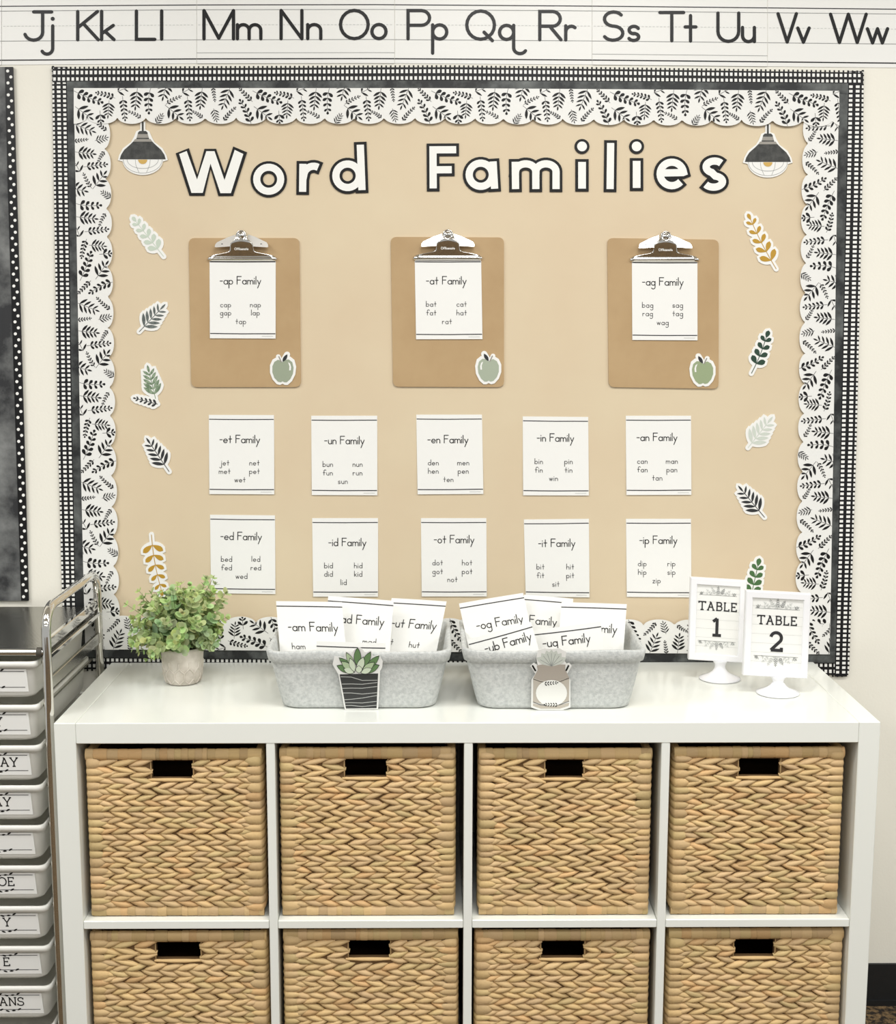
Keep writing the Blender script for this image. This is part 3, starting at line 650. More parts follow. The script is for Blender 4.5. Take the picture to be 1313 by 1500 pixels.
# ================================================================== CLIPBOARDS
def round_quad(Q, r, n=5):
    out = []
    for i in range(4):
        p, a, c = Q[i], Q[i-1], Q[(i+1) % 4]
        def tow(p, q): d = math.hypot(q[0]-p[0], q[1]-p[1]); return (p[0]+(q[0]-p[0])/d*r, p[1]+(q[1]-p[1])/d*r)
        s, e = tow(p, a), tow(p, c)
        for k in range(n+1):
            t = k/n; out.append(lerp2(lerp2(s, p, t), lerp2(p, e, t), t))
    return out
APPLE = [(0, -14), (4, -17.5), (9, -18), (14, -14), (16, -6), (15, 3), (11, 11), (6, 15.5), (2.5, 15.5), (0, 14), (-3, 15.5), (-7, 14.5), (-12, 9), (-15, 1), (-15, -8), (-12, -14.5), (-7, -17.5), (-3, -16.5)]
def clipboard(Q, cx, cy, paper, title, tc, words, wy, app, lab):
    h0 = .0052; h1 = .0084
    base = wall_map(h1)((Q[2][0]+Q[3][0])/2, Q[2][1], h0)
    t = thing('clipboard', base, 'brown hardboard clipboard with chrome clip holding the %s Family sheet' % lab[0], 'clipboard', 'clipboards on the board')
    pr = Print(wall_map(h1)); pr.slab(round_quad(Q, 9), h0, h1, 'hardboard'); pr.build('hardboard', t)
    k = 1/5.77
    # pressed clip plate: rows (y, half width, stand-off); leans out from the paper edge to the neck
    f = wall_map(h1+.008)
    cp = Print(f)
    rows = [(352, 288, .0025), (343, 292, .0062), (330, 291, .0078), (320, 285, .0062), (312, 274, .0060)]
    rows += [(y, w, .0066+(306-y)*.000122) for y, w in ((304, 255), (297, 225), (290, 185), (283, 145), (276, 118), (268, 106), (245, 100), (222, 100), (206, 94))]
    rows += [(192, 78, .0197), (172, 60, .0202), (150, 50, .0196), (125, 48, .0180), (104, 36, .0150), (94, 16, .0115)]
    R = []
    for y, w, hh in rows:
        R.append([f(cx+w*s*k, cy+(y-140)*k, h1+hh*(1-.12*abs(s)**3)-(.0022 if abs(s) == 1 else 0)) for s in (-1, -.97, -.85, -.6, -.3, 0, .3, .6, .85, .97, 1)])
    cp.grid(R, 'chrome')
    clip = cp.build('clip_plate', t)
    cp = Print(f)
    for sd in (-1, 1):   # lever arms, tilted up
        A = [(-222, 214), (-210, 196), (-110, 148), (-50, 128), (-40, 190), (-96, 232), (-215, 240), (-226, 236)]
        P = [(cx+sd*a*-1*k, cy+(y-140)*k) for a, y in A]; hs = [.0045+.00009*(y-128) for a, y in A]
        top = [f(p[0], p[1], h1+q) for p, q in zip(P, hs)]; bot = [f(p[0], p[1], h1+q-.0035) for p, q in zip(P, hs)]
        cp.face(top, 'nickel'); cp.face(bot, 'nickel')
        for i in range(len(P)): j = (i+1) % len(P); cp.face([top[i], top[j], bot[j], bot[i]], 'nickel')
        cp.poly([(cx+sd*(165+9*cos(q*pi/5))*k, cy+(215-140+9*sin(q*pi/5))*k) for q in range(10)], h1+.0122, 'ink_soft')
    cp.build('lever_arm', clip)
    cp = Print(f); rr = []
    for r, hh in ((46, .0170), (44, .0205), (38, .0210), (33, .0198), (28, .0198), (20, .0222), (9, .0232)):
        rr.append([f(cx+r*k*cos(2*pi*q/20), cy+r*k*sin(2*pi*q/20), h1+hh) for q in range(20)])
    cp.grid(rr, 'chrome', closed=True); cp.face(rr[-1], 'chrome'); cp.build('rivet', clip)
    cp = Print(lambda u, v, h: f(u, v, h)); write(cp, 'Officemate', cx, cy+(262-140)*k, 1.55, .55, h1+.0150, 'paper', gap=.35); cp.build('lettering', clip)
    # sheet under the clip, then the apple cutout: things of their own
    word_card(paper, title, tc, words.split(), h1+.0002, 'white word sheet headed %s Family held by the %s clipboard' % (lab[0], lab[1]), wy, lift=.0012)
    ax, ay, mir, col = app
    pr = Print(wall_map(h1+.0016)); T = lambda L: [(ax+mir*a, ay+c) for a, c in L]
    g = [(a*1.24, (c+1)*1.24-1) for a, c in APPLE]
    pr.slab(T(g), h1+.0004, h1+.0016, 'paper'); pr.stroke(T([(-3, -13), (-6.5, -22)]), 7, h1+.0016, 'paper', 'r', h0=h1+.0004); pr.stroke(T([(0, -14), (6.5, -25)]), 9, h1+.0016, 'paper', 'r', h0=h1+.0004)
    hh = h1+.0019
    pr.poly(T(APPLE), hh, col); pr.stroke(T([(-2, -14.5), (-5.5, -22)]), 1.6, hh+.0002, 'lamp_grey'); pr.poly(T(leaf_poly((0, -14.5), radians(-58), 13, 5)), hh+.0002, 'fern_black')
    pr.poly(T([(8, -14), (11, -12), (12.5, -7), (12, -2), (9.6, -2), (10, -8)]), hh+.0002, 'paper')
    pr.build('apple_cutout', label='green apple paper cutout in the lower corner of the %s clipboard' % lab[1], cat='paper cutout', group='apple cutouts')
clipboard([(276.5, 348.6), (438.5, 348.6), (440.8, 567), (280.3, 567)], 354.5, 345.3, [(307, 377), (404, 377), (404, 496), (307.7, 495.5)], '-ap Family', (352.4, 411), 'cap nap gap lap tap', ((330.7, 374.4, 447.4, 459.2), (353, 472)), (414.2, 544.5, 1, 'apple_a'), ('-ap', 'left'))
clipboard([(572.5, 347), (738.5, 347.7), (738.5, 567), (576, 566.5)], 656.3, 344.3, [(607.7, 377), (705, 377), (707, 496.8), (609.7, 497)], '-at Family', (654, 411), 'bat cat fat hat rat', ((632, 676.5, 446.5, 459.2), (655, 472)), (716, 543.5, -1, 'apple_b'), ('-at', 'middle'))
clipboard([(890, 348.6), (1053.3, 351), (1053, 569.6), (892, 567)], 974.5, 346.6, [(926, 378), (1022, 378.4), (1022, 498.5), (926.5, 498)], '-ag Family', (971.3, 412.7), 'bag sag rag tag wag', ((949, 993, 448, 460.4), (971, 473.4)), (1030, 547, -1, 'apple_c'), ('-ag', 'right'))

# ================================================================== SHELVING UNIT
SW = .735; TO = .038; TI = .016; DEP = .418
t = thing('cube_shelf', (0, .2, 0), 'white cube shelving unit filled with woven baskets below the board', 'shelving unit')
def part(name, a, c, m='white_laminate', bev=.0012, parent=t, **k):
    q = MB(); q.box(a, c, m, bev); return q.build(name, parent, **k)
part('side_panel', (-SW, 0, 0), (-SW+TO, DEP, ZT)); part('side_panel', (SW-TO, 0, 0), (SW, DEP, ZT))
part('top_panel', (-SW+TO+.0004, 0, ZT-TO), (SW-TO-.0004, DEP, ZT)); part('bottom_panel', (-SW+TO+.0004, 0, 0), (SW-TO-.0004, DEP, TO))
CW = (2*SW-2*TO-3*TI)/4; ZM0 = .3830; ZM1 = ZM0+TI-.0005
cells = []; x = -SW+TO
for i in range(4):
    cells.append((x, x+CW)); x += CW
    if i < 3: part('divider', (x+.0003, .001, TO), (x+TI-.0003, DEP, ZT-TO)); x += TI
for a, c in cells: part('shelf_board', (a+.0003, .001, ZM0), (c-.0003, DEP, ZM1))

# ================================================================== WOVEN BASKETS
def spindle(q, c, ang, L, W, D, tone, nu=7, nv=5, end=.12, half=0):
    """a plump strand lying on the front plane: centre c=(x, y, z), bulging toward -y"""
    q.tone = tone; rows = []; ca, sa = cos(ang), sin(ang)
    for i in range(nu):
        u = -1+2*i/(nu-1); 
        if half: u = (u+1)/2*half if half > 0 else (u-1)/2*-half
        w = max(end, (1-abs(u)**2.2)**.75) if not half else max(end, (1-abs(u)**2.4)**.75)
        sink = D*.55*(u*u)
        row = []
        for j in range(nv):
            a = pi*j/(nv-1); l = u*L/2; s = -cos(a)*W/2*w; d = sin(a)*D*(.35+.65*w)-sink
            row.append((c[0]+l*ca-s*sa, c[1]-d, c[2]+l*sa+s*ca))
        rows.append(row)
    q.grid(rows, 'straw'); q.tone = (1, 1, 1)
def tone(rng, dark=0.0):
    b = rng.uniform(.84, 1.12)-dark; r = rng.random()
    if r < .08: return (b*1.0, b*.90, b*.82)
    if r < .18: return (b*.93, b*.97, b*.90)
    return (b, b*rng.uniform(.97, 1.0), b*rng.uniform(.90, 1.02))
def basket(x0, x1, z0, z1, seed, label, hole=(.372, .612), skew=0.0):
    rng = random.Random(seed); y0 = .016; y1 = .385; W = x1-x0; H = z1-z0
    t = thing('woven_basket', ((x0+x1)/2, (y0+y1)/2, z0), label, 'basket', 'woven baskets in the cube shelf')
    hx0 = x0+W*hole[0]; hx1 = x0+W*hole[1]; rim = .021; hz1 = z1-rim-.001; hz0 = hz1-.034; th = .012
    q = MB()   # inner shell: front wall round the hand hole, sides, back, floor
    fy0, fy1 = y0+.006, y0+.006+th
    q.box((x0+.006, fy0, z0), (hx0, fy1, z1-.012), 'straw_back_shaded'); q.box((hx1, fy0, z0), (x1-.006, fy1, z1-.012), 'straw_back_shaded')
    q.box((hx0, fy0, z0), (hx1, fy1, hz0), 'straw_back_shaded'); q.box((hx0, fy0, hz1), (hx1, fy1, z1-.012), 'straw_back_shaded')
    q.box((x0+.006, fy1, z0+.002), (x0+.006+th, y1, z1-.012), 'straw_back_shaded'); q.box((x1-.006-th, fy1, z0+.002), (x1-.006, y1, z1-.012), 'straw_back_shaded')
    q.box((x0+.006, y1-th, z0+.002), (x1-.006, y1, z1-.012), 'straw_back_shaded'); q.box((x0+.006, fy1, z0), (x1-.006, y1, z0+.008), 'straw_back_shaded')
    q.build('basket_body', t)
    q = MB(); nrow = 26; bz0 = z0+.019; bz1 = z1-rim; pit = (bz1-bz0)/nrow; cw = .026; step = .0305
    for r in range(nrow):
        z = bz0+pit*(r+.5); sgn = 1 if r % 2 else -1; wob = rng.uniform(-.001, .001)
        lo, hi = x0+cw-.012, x1-cw+.012
        runs = [(lo, hi)] if not hz0-.006 < z < hz1+.008 else [(lo, hx0-.001), (hx1+.001, hi)]
        for ra, rb in runs:
            n = max(2, round((rb-ra)/step)); st = (rb-ra)/n; off = rng.uniform(-.3, .3)*st if len(runs) == 1 else 0
            for k in range(n):
                xc = min(max(ra+st*(k+.5)+off+rng.uniform(-.1, .1)*st, ra+st*.5), rb-st*.5); L = st*1.6
                if len(runs) == 2: L = min(L, 2*(xc-ra)+.012 if rb > hx1 else L, 2*(rb-xc)+.007 if rb < hx1 else L)
                if len(runs) == 2 and rb > hx1 and k == 0: L = 2*(xc-ra)+.007
                spindle(q, (xc, y0+.0055, z+wob+rng.uniform(-.0006, .0006)), sgn*radians(rng.uniform(11, 19)), L, pit*rng.uniform(1.0, 1.2), .0074, tone(rng), end=.12 if len(runs) == 1 else .5)
    for ex in (hx0-.001, hx1+.001): spindle(q, (ex, y0+.006, (hz0+hz1)/2), radians(90), hz1-hz0+.006, .003, .002, (.66, .62, .56), end=.6)
    # wrapped edge under and beside the hole
    for z, dz in ((hz0-.002, 0),): spindle(q, ((hx0+hx1)/2, y0+.005, z), 0, W*.27, .0075, .005, (1.02, .98, .9), end=.7)
    q.build('woven_front', t)
    for sd in (-1, 1):   # strands turned round the two front corners
        q = MB(); z = z0+.012; xe = x0 if sd < 0 else x1
        while z < z1-rim+.002:
            hgt = pit*rng.uniform(1.0, 1.9); tn = tone(rng); q.tone = tn; rows = []
            L = cw+rng.uniform(.004, .013)
            for px, dy, w in ((0.0, .05, 1), (0.0, .012, 1), (.002, .004, 1), (.006, .0004, 1), (.016, .0, .98), (L*.75, .0005, .8), (L*.92, .002, .45), (L, .0045, .1)):
                row = []
                for j in range(5):
                    a = pi*j/4; s = -cos(a)*hgt/2*w; d = sin(a)*.0035*(.4+.6*w)
                    if dy > .01: row.append((xe-sd*(px+.0035)+sd*d, y0+dy, z+hgt/2+s))
                    else: row.append((xe-sd*(px+(.003 if dy > .003 and px < .004 else 0))+(sd*d*.5 if px < .004 else 0), y0+dy-d, z+hgt/2+s))
                rows.append(row)
            q.grid(rows, 'straw'); z += hgt*.93
        q.tone = (1, 1, 1); q.build('corner_wrap', t)
    def wrapped(zc, hh, dd, name, inset, dark):
        q = MB(); x = x0+inset
        while x < x1-inset:
            w = rng.uniform(.007, .028); e = min(x+w, x1-inset); q.tone = tone(rng, dark); k = rng.uniform(.95, 1.06); rows = []
            for i, (px, sc) in enumerate(((x, .94), (x+(e-x)*.12, 1), (x+(e-x)*.88, 1), (e, .94))):
                rows.append([(px, y0+.007-dd*k*sc*max(-1.2, cos(radians(a)))*1.0, zc+hh/2*k*sc*(sin(radians(a)))) for a in (-180, -140, -100, -75, -50, -20, 10, 40, 70, 95, 130, 180)])
            q.grid(rows, 'straw'); x = e
        q.tone = (1, 1, 1); q.build(name, t)
    wrapped(z1-rim/2, rim*1.02, .008, 'rim', .002, .03); wrapped(z0+.0095, .019, .007, 'base_band', .003, .05)
    for s_, e_, zz in ((x0+.006, x1-.006, z1-.008),):
        q = MB()
        for ya, yb_ in ((y0+.012, y1),):
            for xx in (x0+.008, x1-.008): q.tube([(xx, ya, zz), (xx, yb_, zz)], .0075, 'straw', n=8)
        q.tube([(x0+.008, y1-.006, zz), (x1-.008, y1-.006, zz)], .0075, 'straw', n=8); q.tone = (1, 1, 1)
        q.v = [tuple(p) for p in q.v]; q.t = [(.9, .88, .84)]*len(q.v); q.build('side_rim', t)
def bx(ul, ur, vt, vb, y=.016): 
    return yp(ul, vt, y).x, yp(ur, vt, y).x, yp((ul+ur)/2, vt, y).z
ZS = ZM1+.0006
for i, (ul, ur, vt, hole, lab) in enumerate([
    (122, 384.5, 1093, (.372, .605), 'upper row, far left'), (407.5, 668.5, 1097, (.372, .612), 'upper row, second from the left'),
    (700.5, 958, 1096, (.385, .605), 'upper row, third from the left'), (987, 1240.5, 1095, (.385, .625), 'upper row, far right')]):
    a, c, zt = bx(ul, ur, vt, 0); basket(a, c, ZS, ZS+.3165+.002*(i % 2), 11+i, 'straw woven basket with a hand hole, %s' % lab, hole)
for i, (ul, ur, vt, hole, lab) in enumerate([
    (129.5, 392, 1361, (.37, .62), 'lower row, far left'), (413, 672.5, 1365, (.375, .61), 'lower row, second from the left'),
    (695, 954.5, 1364, (.38, .625), 'lower row, third from the left'), (979, 1238.5, 1362, (.38, .61), 'lower row, far right')]):
    a, c, zt = bx(ul, ur, vt, 0); basket(a, c, TO+.0006, TO+.0006+.331+.002*(i % 2), 31+i, 'straw woven basket with a hand hole, %s' % lab, hole)

# ================================================================== FELT BINS
def rrect(cx, cy, hw, hd, r, n=6):
    out = []
    for sx, sy, a0 in ((1, -1, -90), (1, 1, 0), (-1, 1, 90), (-1, -1, 180)):
        for k in range(n+1):
            a = radians(a0+90*k/n); out.append((cx+sx*(hw-r)+r*cos(a), cy+sy*(hd-r)+r*sin(a)))
    # densify the straight runs
    res = []
    for p, q in zip(out, out[1:]+out[:1]):
        m = 10 if math.hypot(q[0]-p[0], q[1]-p[1]) > .05 else 1
        res += [lerp2(p, q, k/m) for k in range(m)]
    return res
def felt_bin(ub0, ub1, vb, ur0, ur1, vr, seed, label):
    rng = random.Random(seed); pb0 = zp(ub0, vb, ZT+.001); pb1 = zp(ub1, vb, ZT+.001); yb0 = pb0.y
    yr = yb0-.022; r0 = yp(ur0, vr, yr); r1 = yp(ur1, vr, yr); H = (r0.z+r1.z)/2-ZT
    dep_r = .262; dep_b = .205; cb = (pb0.x+pb1.x)/2; cr = (r0.x+r1.x)/2; wb = (pb1.x-pb0.x)/2+.006; wr = (r1.x-r0.x)/2
    t = thing('felt_bin', (cb, yb0+dep_b/2, ZT), label, 'storage bin', 'grey felt storage bins')
    def ring(f, off=0, dz=0.0, wav=0.0):
        e = f**.9; hw = wb+(wr-wb)*e+off; y_front = yb0+(yr-yb0)*e; d = dep_b+(dep_r-dep_b)*e
        P = rrect(cb+(cr-cb)*e, y_front+d/2, hw, d/2+off, .034-.006*e)
        return [(p[0], p[1], ZT+.0008+H*f+dz+wav*(sin(p[0]*46+seed)*.6+sin(p[0]*23+p[1]*30))) for p in P]
    q = MB(); th = -.0035
    rows = [ring(0, -.012)]+[ring(0, -.004)]+[ring(.02, 0)]+[ring(f) for f in (.08, .25, .45, .65, .8, .9)]+[ring(1, 0, -.001, .0012), ring(1, th*.5, .0008, .0012), ring(1, th, -.001, .0012)]
    rows += [ring(f, th) for f in (.8, .5, .2, .05)]
    q.grid(rows, 'felt', closed=True); q.face(rows[0][::-1], 'felt'); q.face(rows[-1], 'felt'); q.build('bin_body', t)
    q = MB(); rows = [ring(.815, .0004), ring(.812, .0026), ring(.82, .0042), ring(.9, .0046, 0, .0004), ring(.985, .0044, 0, .0012), ring(1.012, .0022, 0, .0012), ring(1.012, -.002, 0, .0012), ring(.99, -.0045, 0, .0012), ring(.9, -.0046), ring(.8, -.0042)]
    q.grid(rows, 'felt', closed=True); q.build('folded_rim', t)
    return t, yb0, yr, H
_, yl, yrl, HL = felt_bin(417, 634, 1037.5, 391, 659, 956, 1, 'grey felt bin with the succulent cutout, holding word cards, left of the two')
_, yr_, yrr, HR = felt_bin(706, 920, 1038, 680, 946, 955, 2, 'grey felt bin with the milk churn cutout, holding word cards, right of the two')

def bin_card(tl, tr, ytop, title, label, bend=.004, lean=.045, tx=.5, ty=.30, words=None, skew=0.0, hmax=.163):
    """a word card standing in a bin: top corners (photo pixels) at depth ytop; the foot stands nearer the front of the bin"""
    A = yp(tl[0], tl[1], ytop); Bp = yp(tr[0], tr[1], ytop); wdir = (Bp-A).normalized(); w = (Bp-A).length; ppm = 97/.1355; Wp = w*ppm
    dn = Vector((0, -lean/.16, -1)); dn = (dn-wdir*dn.dot(wdir)).normalized(); dsk = (dn+wdir*skew); nrm = wdir.cross(dn).normalized()
    if nrm.y > 0: nrm = -nrm
    low = min(A.z, Bp.z); hgt = min(hmax, (low-(ZT+.008))/-dn.z); Hp = .163*ppm
    def f(u, v, h):
        a = u/Wp; c = v/Hp
        return A+wdir*(a*w)+dsk*(v/ppm)+nrm*(h+bend*(1-(2*a-1)**2)*(1-.3*c))
    pr = Print(f); n, m = 8, 10; hp = hgt*ppm
    fr = [[f(Wp*i/n, hp*j/m, 0) for i in range(n+1)] for j in range(m+1)]; bk = [[f(Wp*i/n, hp*j/m, -.0006) for i in range(n+1)] for j in range(m+1)]
    pr.grid(fr, 'paper'); pr.grid(bk, 'paper')
    for a, c in ((fr[0], bk[0]), (fr[-1], bk[-1]), ([r[0] for r in fr], [r[0] for r in bk]), ([r[-1] for r in fr], [r[-1] for r in bk])): pr.grid([a, c], 'paper', sm=False)
    pr.stroke([(Wp*k/12, Hp*.058) for k in range(13)], 1.3, .0004, 'ink_soft', 'f')
    if title: write(pr, title, Wp*tx, Hp*ty+4.8, 5.9, 1.15, .0005, 'ink', gap=.36)
    for wd_, x, y in words or []: write(pr, wd_, Wp*x, Hp*y+2.4, 4.0, .8, .0005, 'ink_soft', gap=.5)
    pr.build('word_card', label=label, cat='word card', group='word cards in the felt bins')
bin_card((574, 876), (654.5, 881), yl+.165, '-ut Family', 'word card headed -ut Family at the right of the left felt bin', words=[('cut', .1, .53), ('hut', .58, .55)], tx=.5, skew=-.14, hmax=.15)
bin_card((481, 873), (577, 880), yl+.135, '-ad Family', 'word card headed ad Family, middle of the left felt bin', words=[('mad', .68, .51)], tx=.52, ty=.26)
bin_card((404.5, 880.5), (501, 882), yl+.105, '-am Family', 'word card headed -am Family at the left of the left felt bin', words=[('ham', .29, .53), ('ram', .74, .5)], tx=.53, skew=.11, hmax=.12)
bin_card((464, 939), (565, 942), yl+.045, None, 'word card sunk low at the front of the left felt bin', lean=.02)
bin_card((768, 871), (840, 877), yr_+.175, 'Family', 'white word card at the back of the right felt bin, middle of three', tx=.42, ty=.3)
bin_card((672.5, 884), (766.5, 868.5), yr_+.155, '-og Family', 'tilted word card headed -og Family at the left of the right felt bin', tx=.55, hmax=.12, skew=.05)
bin_card((823, 882), (918.5, 885), yr_+.125, '-an Family', 'word card with Family heading at the right back of the right felt bin', tx=.52, hmax=.115, skew=-.06)
bin_card((778, 923), (880, 910.5), yr_+.07, '-ug Family', 'word card headed -ug Family at the front right of the right felt bin', tx=.48, ty=.17, bend=.012, lean=.03)
bin_card((685, 937), (778, 911), yr_+.05, '-ub Family', 'tilted word card headed -ub Family at the front left of the right felt bin', tx=.58, ty=.155, bend=.010, lean=.03, hmax=.10)

# ---- cutouts leaning on the bins
def lean_map(yb0, yr, H):
    """a card standing against the sloping front of a bin: one true plane y = a - b*(z - ZT)"""
    a0 = yb0-.0085; bs = (yb0-yr+.004)/H
    def f(u, v, h):
        d = ray(u, v); t = (a0-bs*(CAM.z-ZT)-CAM.y)/(d.y+bs*d.z); p = CAM+d*t
        return Vector((p.x, p.y-h, p.z))
    return f
pr = Print(lean_map(yl, yrl, HL))
Zs = lambda L: [(380+a/4.377, 850+c/4.377) for a, c in L]
pot = Zs([(505, 590), (775, 585), (762, 828), (548, 830)])
pr.slab(pot, -.0016, 0, 'paper')
crown = Zs([(470, 540), (480, 490), (520, 490), (545, 500), (555, 455), (590, 470), (615, 440), (640, 428), (660, 440), (680, 465), (715, 450), (730, 490), (770, 480), (792, 520), (788, 560), (770, 590), (505, 600)])
pr.slab(crown, -.0016, 0, 'paper')
pr.poly(Zs([(515, 603), (762, 597), (752, 820), (556, 822)]), .0003, 'pot_black')
for y0_, y1_ in ((618, 640), (665, 655), (692, 680), (722, 720), (765, 738), (785, 775), (802, 800)):
    pr.stroke(Zs([(520+(y0_-600)*.15, y0_), (590, y0_+(y1_-y0_)*.1), (660, y0_+(y1_-y0_)*.7+8), (757, y1_)]), .8, .0006, 'ink_pale', 'f')
def sl(p, a, L, W, m, k):
    q = Zs([p])[0]; P = leaf_poly(q, radians(a), L, W); pr.poly(P, .0003+k*.00012, 'fern_black'); cx_ = sum(x for x, y in P)/len(P); cy_ = sum(y for x, y in P)/len(P)
    pr.poly([(cx_+(x-cx_)*.9, cy_+(y-cy_)*.88) for x, y in P], .00036+k*.00012, m)
for k, (p, a, L, W, m) in enumerate([((600, 590), -157, 26, 11, 'succ_dark'), ((660, 592), -24, 28, 12, 'succ_dark'), ((600, 570), -140, 27, 9, 'succ_dark'), ((680, 575), -46, 30, 10, 'succ_dark'),
    ((610, 560), -118, 26, 9, 'succ_mid'), ((660, 560), -62, 27, 10, 'succ_dark'), ((630, 555), -90, 29, 11, 'succ_dark'), ((610, 585), -142, 25, 10, 'succ_mid'), ((655, 590), -38, 25, 10, 'succ_mid'),
    ((610, 592), -160, 17, 9, 'succ_pale'), ((650, 594), -22, 18, 9, 'succ_pale'), ((612, 590), -108, 23, 9, 'succ_pale'), ((632, 590), -70, 25, 11, 'succ_pale'), ((640, 596), -92, 12, 10, 'succ_pale')]): sl(p, a, L, W, m, k)
pr.build('succulent_cutout', label='paper cutout of a succulent in a black pot leaning on the left felt bin', cat='paper cutout')
pr = Print(lean_map(yr_, yrr, HR))
Zs = lambda L: [(660+a/4.377, 850+c/4.377) for a, c in L]
pr.slab(Zs([(520, 640), (545, 600), (512, 550), (535, 530), (560, 545), (552, 500), (560, 450), (600, 436), (650, 440), (700, 436), (745, 460), (735, 520), (745, 535), (762, 530), (778, 548), (750, 600), (770, 640), (770, 815), (720, 832), (565, 832), (518, 815)]), -.0016, 0, 'paper')
for a in (-150, -128, -108, -90, -72, -52, -30):
    q = Zs([(648, 550)])[0]; pr.poly(leaf_poly(q, radians(a), 24 if abs(a+90) < 40 else 25, 9, 'oval'), .0003, 'pale_bloom'); pr.stroke([q, (q[0]+19*cos(radians(a)), q[1]+19*sin(radians(a)))], .5, .0006, 'ink_grey', 'f')
pr.poly(Zs([(555, 545), (590, 540), (650, 552), (700, 540), (738, 540), (735, 570), (762, 625), (700, 640), (640, 644), (580, 640), (532, 625), (560, 575)]), .0006, 'churn_dark')
pr.poly(Zs([(532, 625), (580, 640), (640, 644), (700, 640), (762, 625), (760, 775), (640, 800), (530, 780)]), .0005, 'churn')
pr.poly(Zs([(530, 790), (600, 805), (680, 805), (762, 785), (758, 805), (700, 822), (580, 822), (530, 805)]), .0005, 'churn')
for y in (632, 780): pr.stroke(Zs([(530, y), (580, y+18), (640, y+24), (705, y+16), (762, y-6)]), .7, .0008, 'ink', 'f')
for sd in ((527, 548, 545, 578), (757, 548, 743, 576)): pr.stroke(Zs([(sd[0], sd[1]), (sd[2], sd[3])]), 2.4, .0008, 'ink')
pr.poly(Zs([(648+100*cos(2*pi*k/28), 722+84*sin(2*pi*k/28)) for k in range(28)]), .0010, 'letter_white')
for base, tip in (((600, 663), (690, 655)), ((690, 798), (600, 795))):
    lv, st = sprig(Zs([base])[0], Zs([tip])[0], 5, 4.2, 1.7, 45, .05, .8, 'round')
    for lf in lv: pr.poly(leaf_poly(*lf), .0013, 'ink')
pr.build('milk_churn_cutout', label='paper cutout of a beige milk churn vase leaning on the right felt bin', cat='paper cutout')

# ================================================================== POTTED PLANT
pc = zp(268.5, 999, ZT); R1_ = .0415; R0_ = .0335; PHT = .073
pc.z = ZT
t = thing('potted_plant', pc, 'small green faux eucalyptus plant in a textured concrete pot on the shelf', 'potted plant')
q = MB()
prof = [(R0_-.004, .0006), (R0_, .003), (R0_+.003, .015), (R1_-.002, .04), (R1_, PHT-.006), (R1_, PHT), (R1_-.004, PHT), (R1_-.005, PHT-.012)]
q.lathe(pc, prof, 'concrete', 40)
# faceted relief: raised ridges of a hexagon pattern round the lower pot
def on_pot(a, z):
    for (r0, z0), (r1, z1) in zip(prof, prof[1:]):
        if z0 <= z <= z1: r = r0+(r1-r0)*(z-z0)/(z1-z0); break
    return Vector((pc.x+(r+.0002)*cos(a), pc.y+(r+.0002)*sin(a), pc.z+z))
NP = 12
for k in range(NP):
    a = 2*pi*k/NP; da = pi/NP
    for seg in ([(a, .004), (a+da, .013)], [(a+da, .013), (a+2*da, .004)], [(a+da, .013), (a+da, .026)], [(a+da, .026), (a, .036)], [(a+da, .026), (a+2*da, .036)], [(a, .036), (a, .048)]):
        q.tube([on_pot(*lerp2(seg[0], seg[1], j/3)) for j in range(4)], .0017, 'concrete', 6)
q.build('pot', t)
q = MB(); q.lathe((pc.x, pc.y, pc.z+PHT-.014), [(R1_-.006, 0), (R1_-.006, .006), (.012, .010), (.001, .011)], 'soil', 24); q.build('soil', t)
rng = random.Random(5); fol = MB(); stm = MB()
def leaf3(c, d, nrm, r, tn):
    fol.tone = tn; d = d.normalized(); s = d.cross(nrm).normalized(); n = s.cross(d).normalized(); rows = []
    N = 9; ctr = c+d*r*.9-n*r*.16
    ring = []
    for k in range(N):
        a = 2*pi*k/N; rr = r*(1+.08*cos(2*a)); ring.append(c+d*(r*.9+rr*cos(a+pi))+s*rr*.92*sin(a+pi)+n*(r*.06*sin(3*a)))
    i = len(fol.v); fol.v += [tuple(ctr)]+[tuple(p) for p in ring]; fol.t += [tuple(x*.86 for x in tn)]+[tn]*N; k_ = fol.mi('foliage')
    for k in range(N): fol.smooth.add(len(fol.f)); fol.f.append((i, i+1+k, i+1+(k+1) % N)); fol.m.append(k_)
top = pc+Vector((0, 0, PHT-.006))
NS = 96
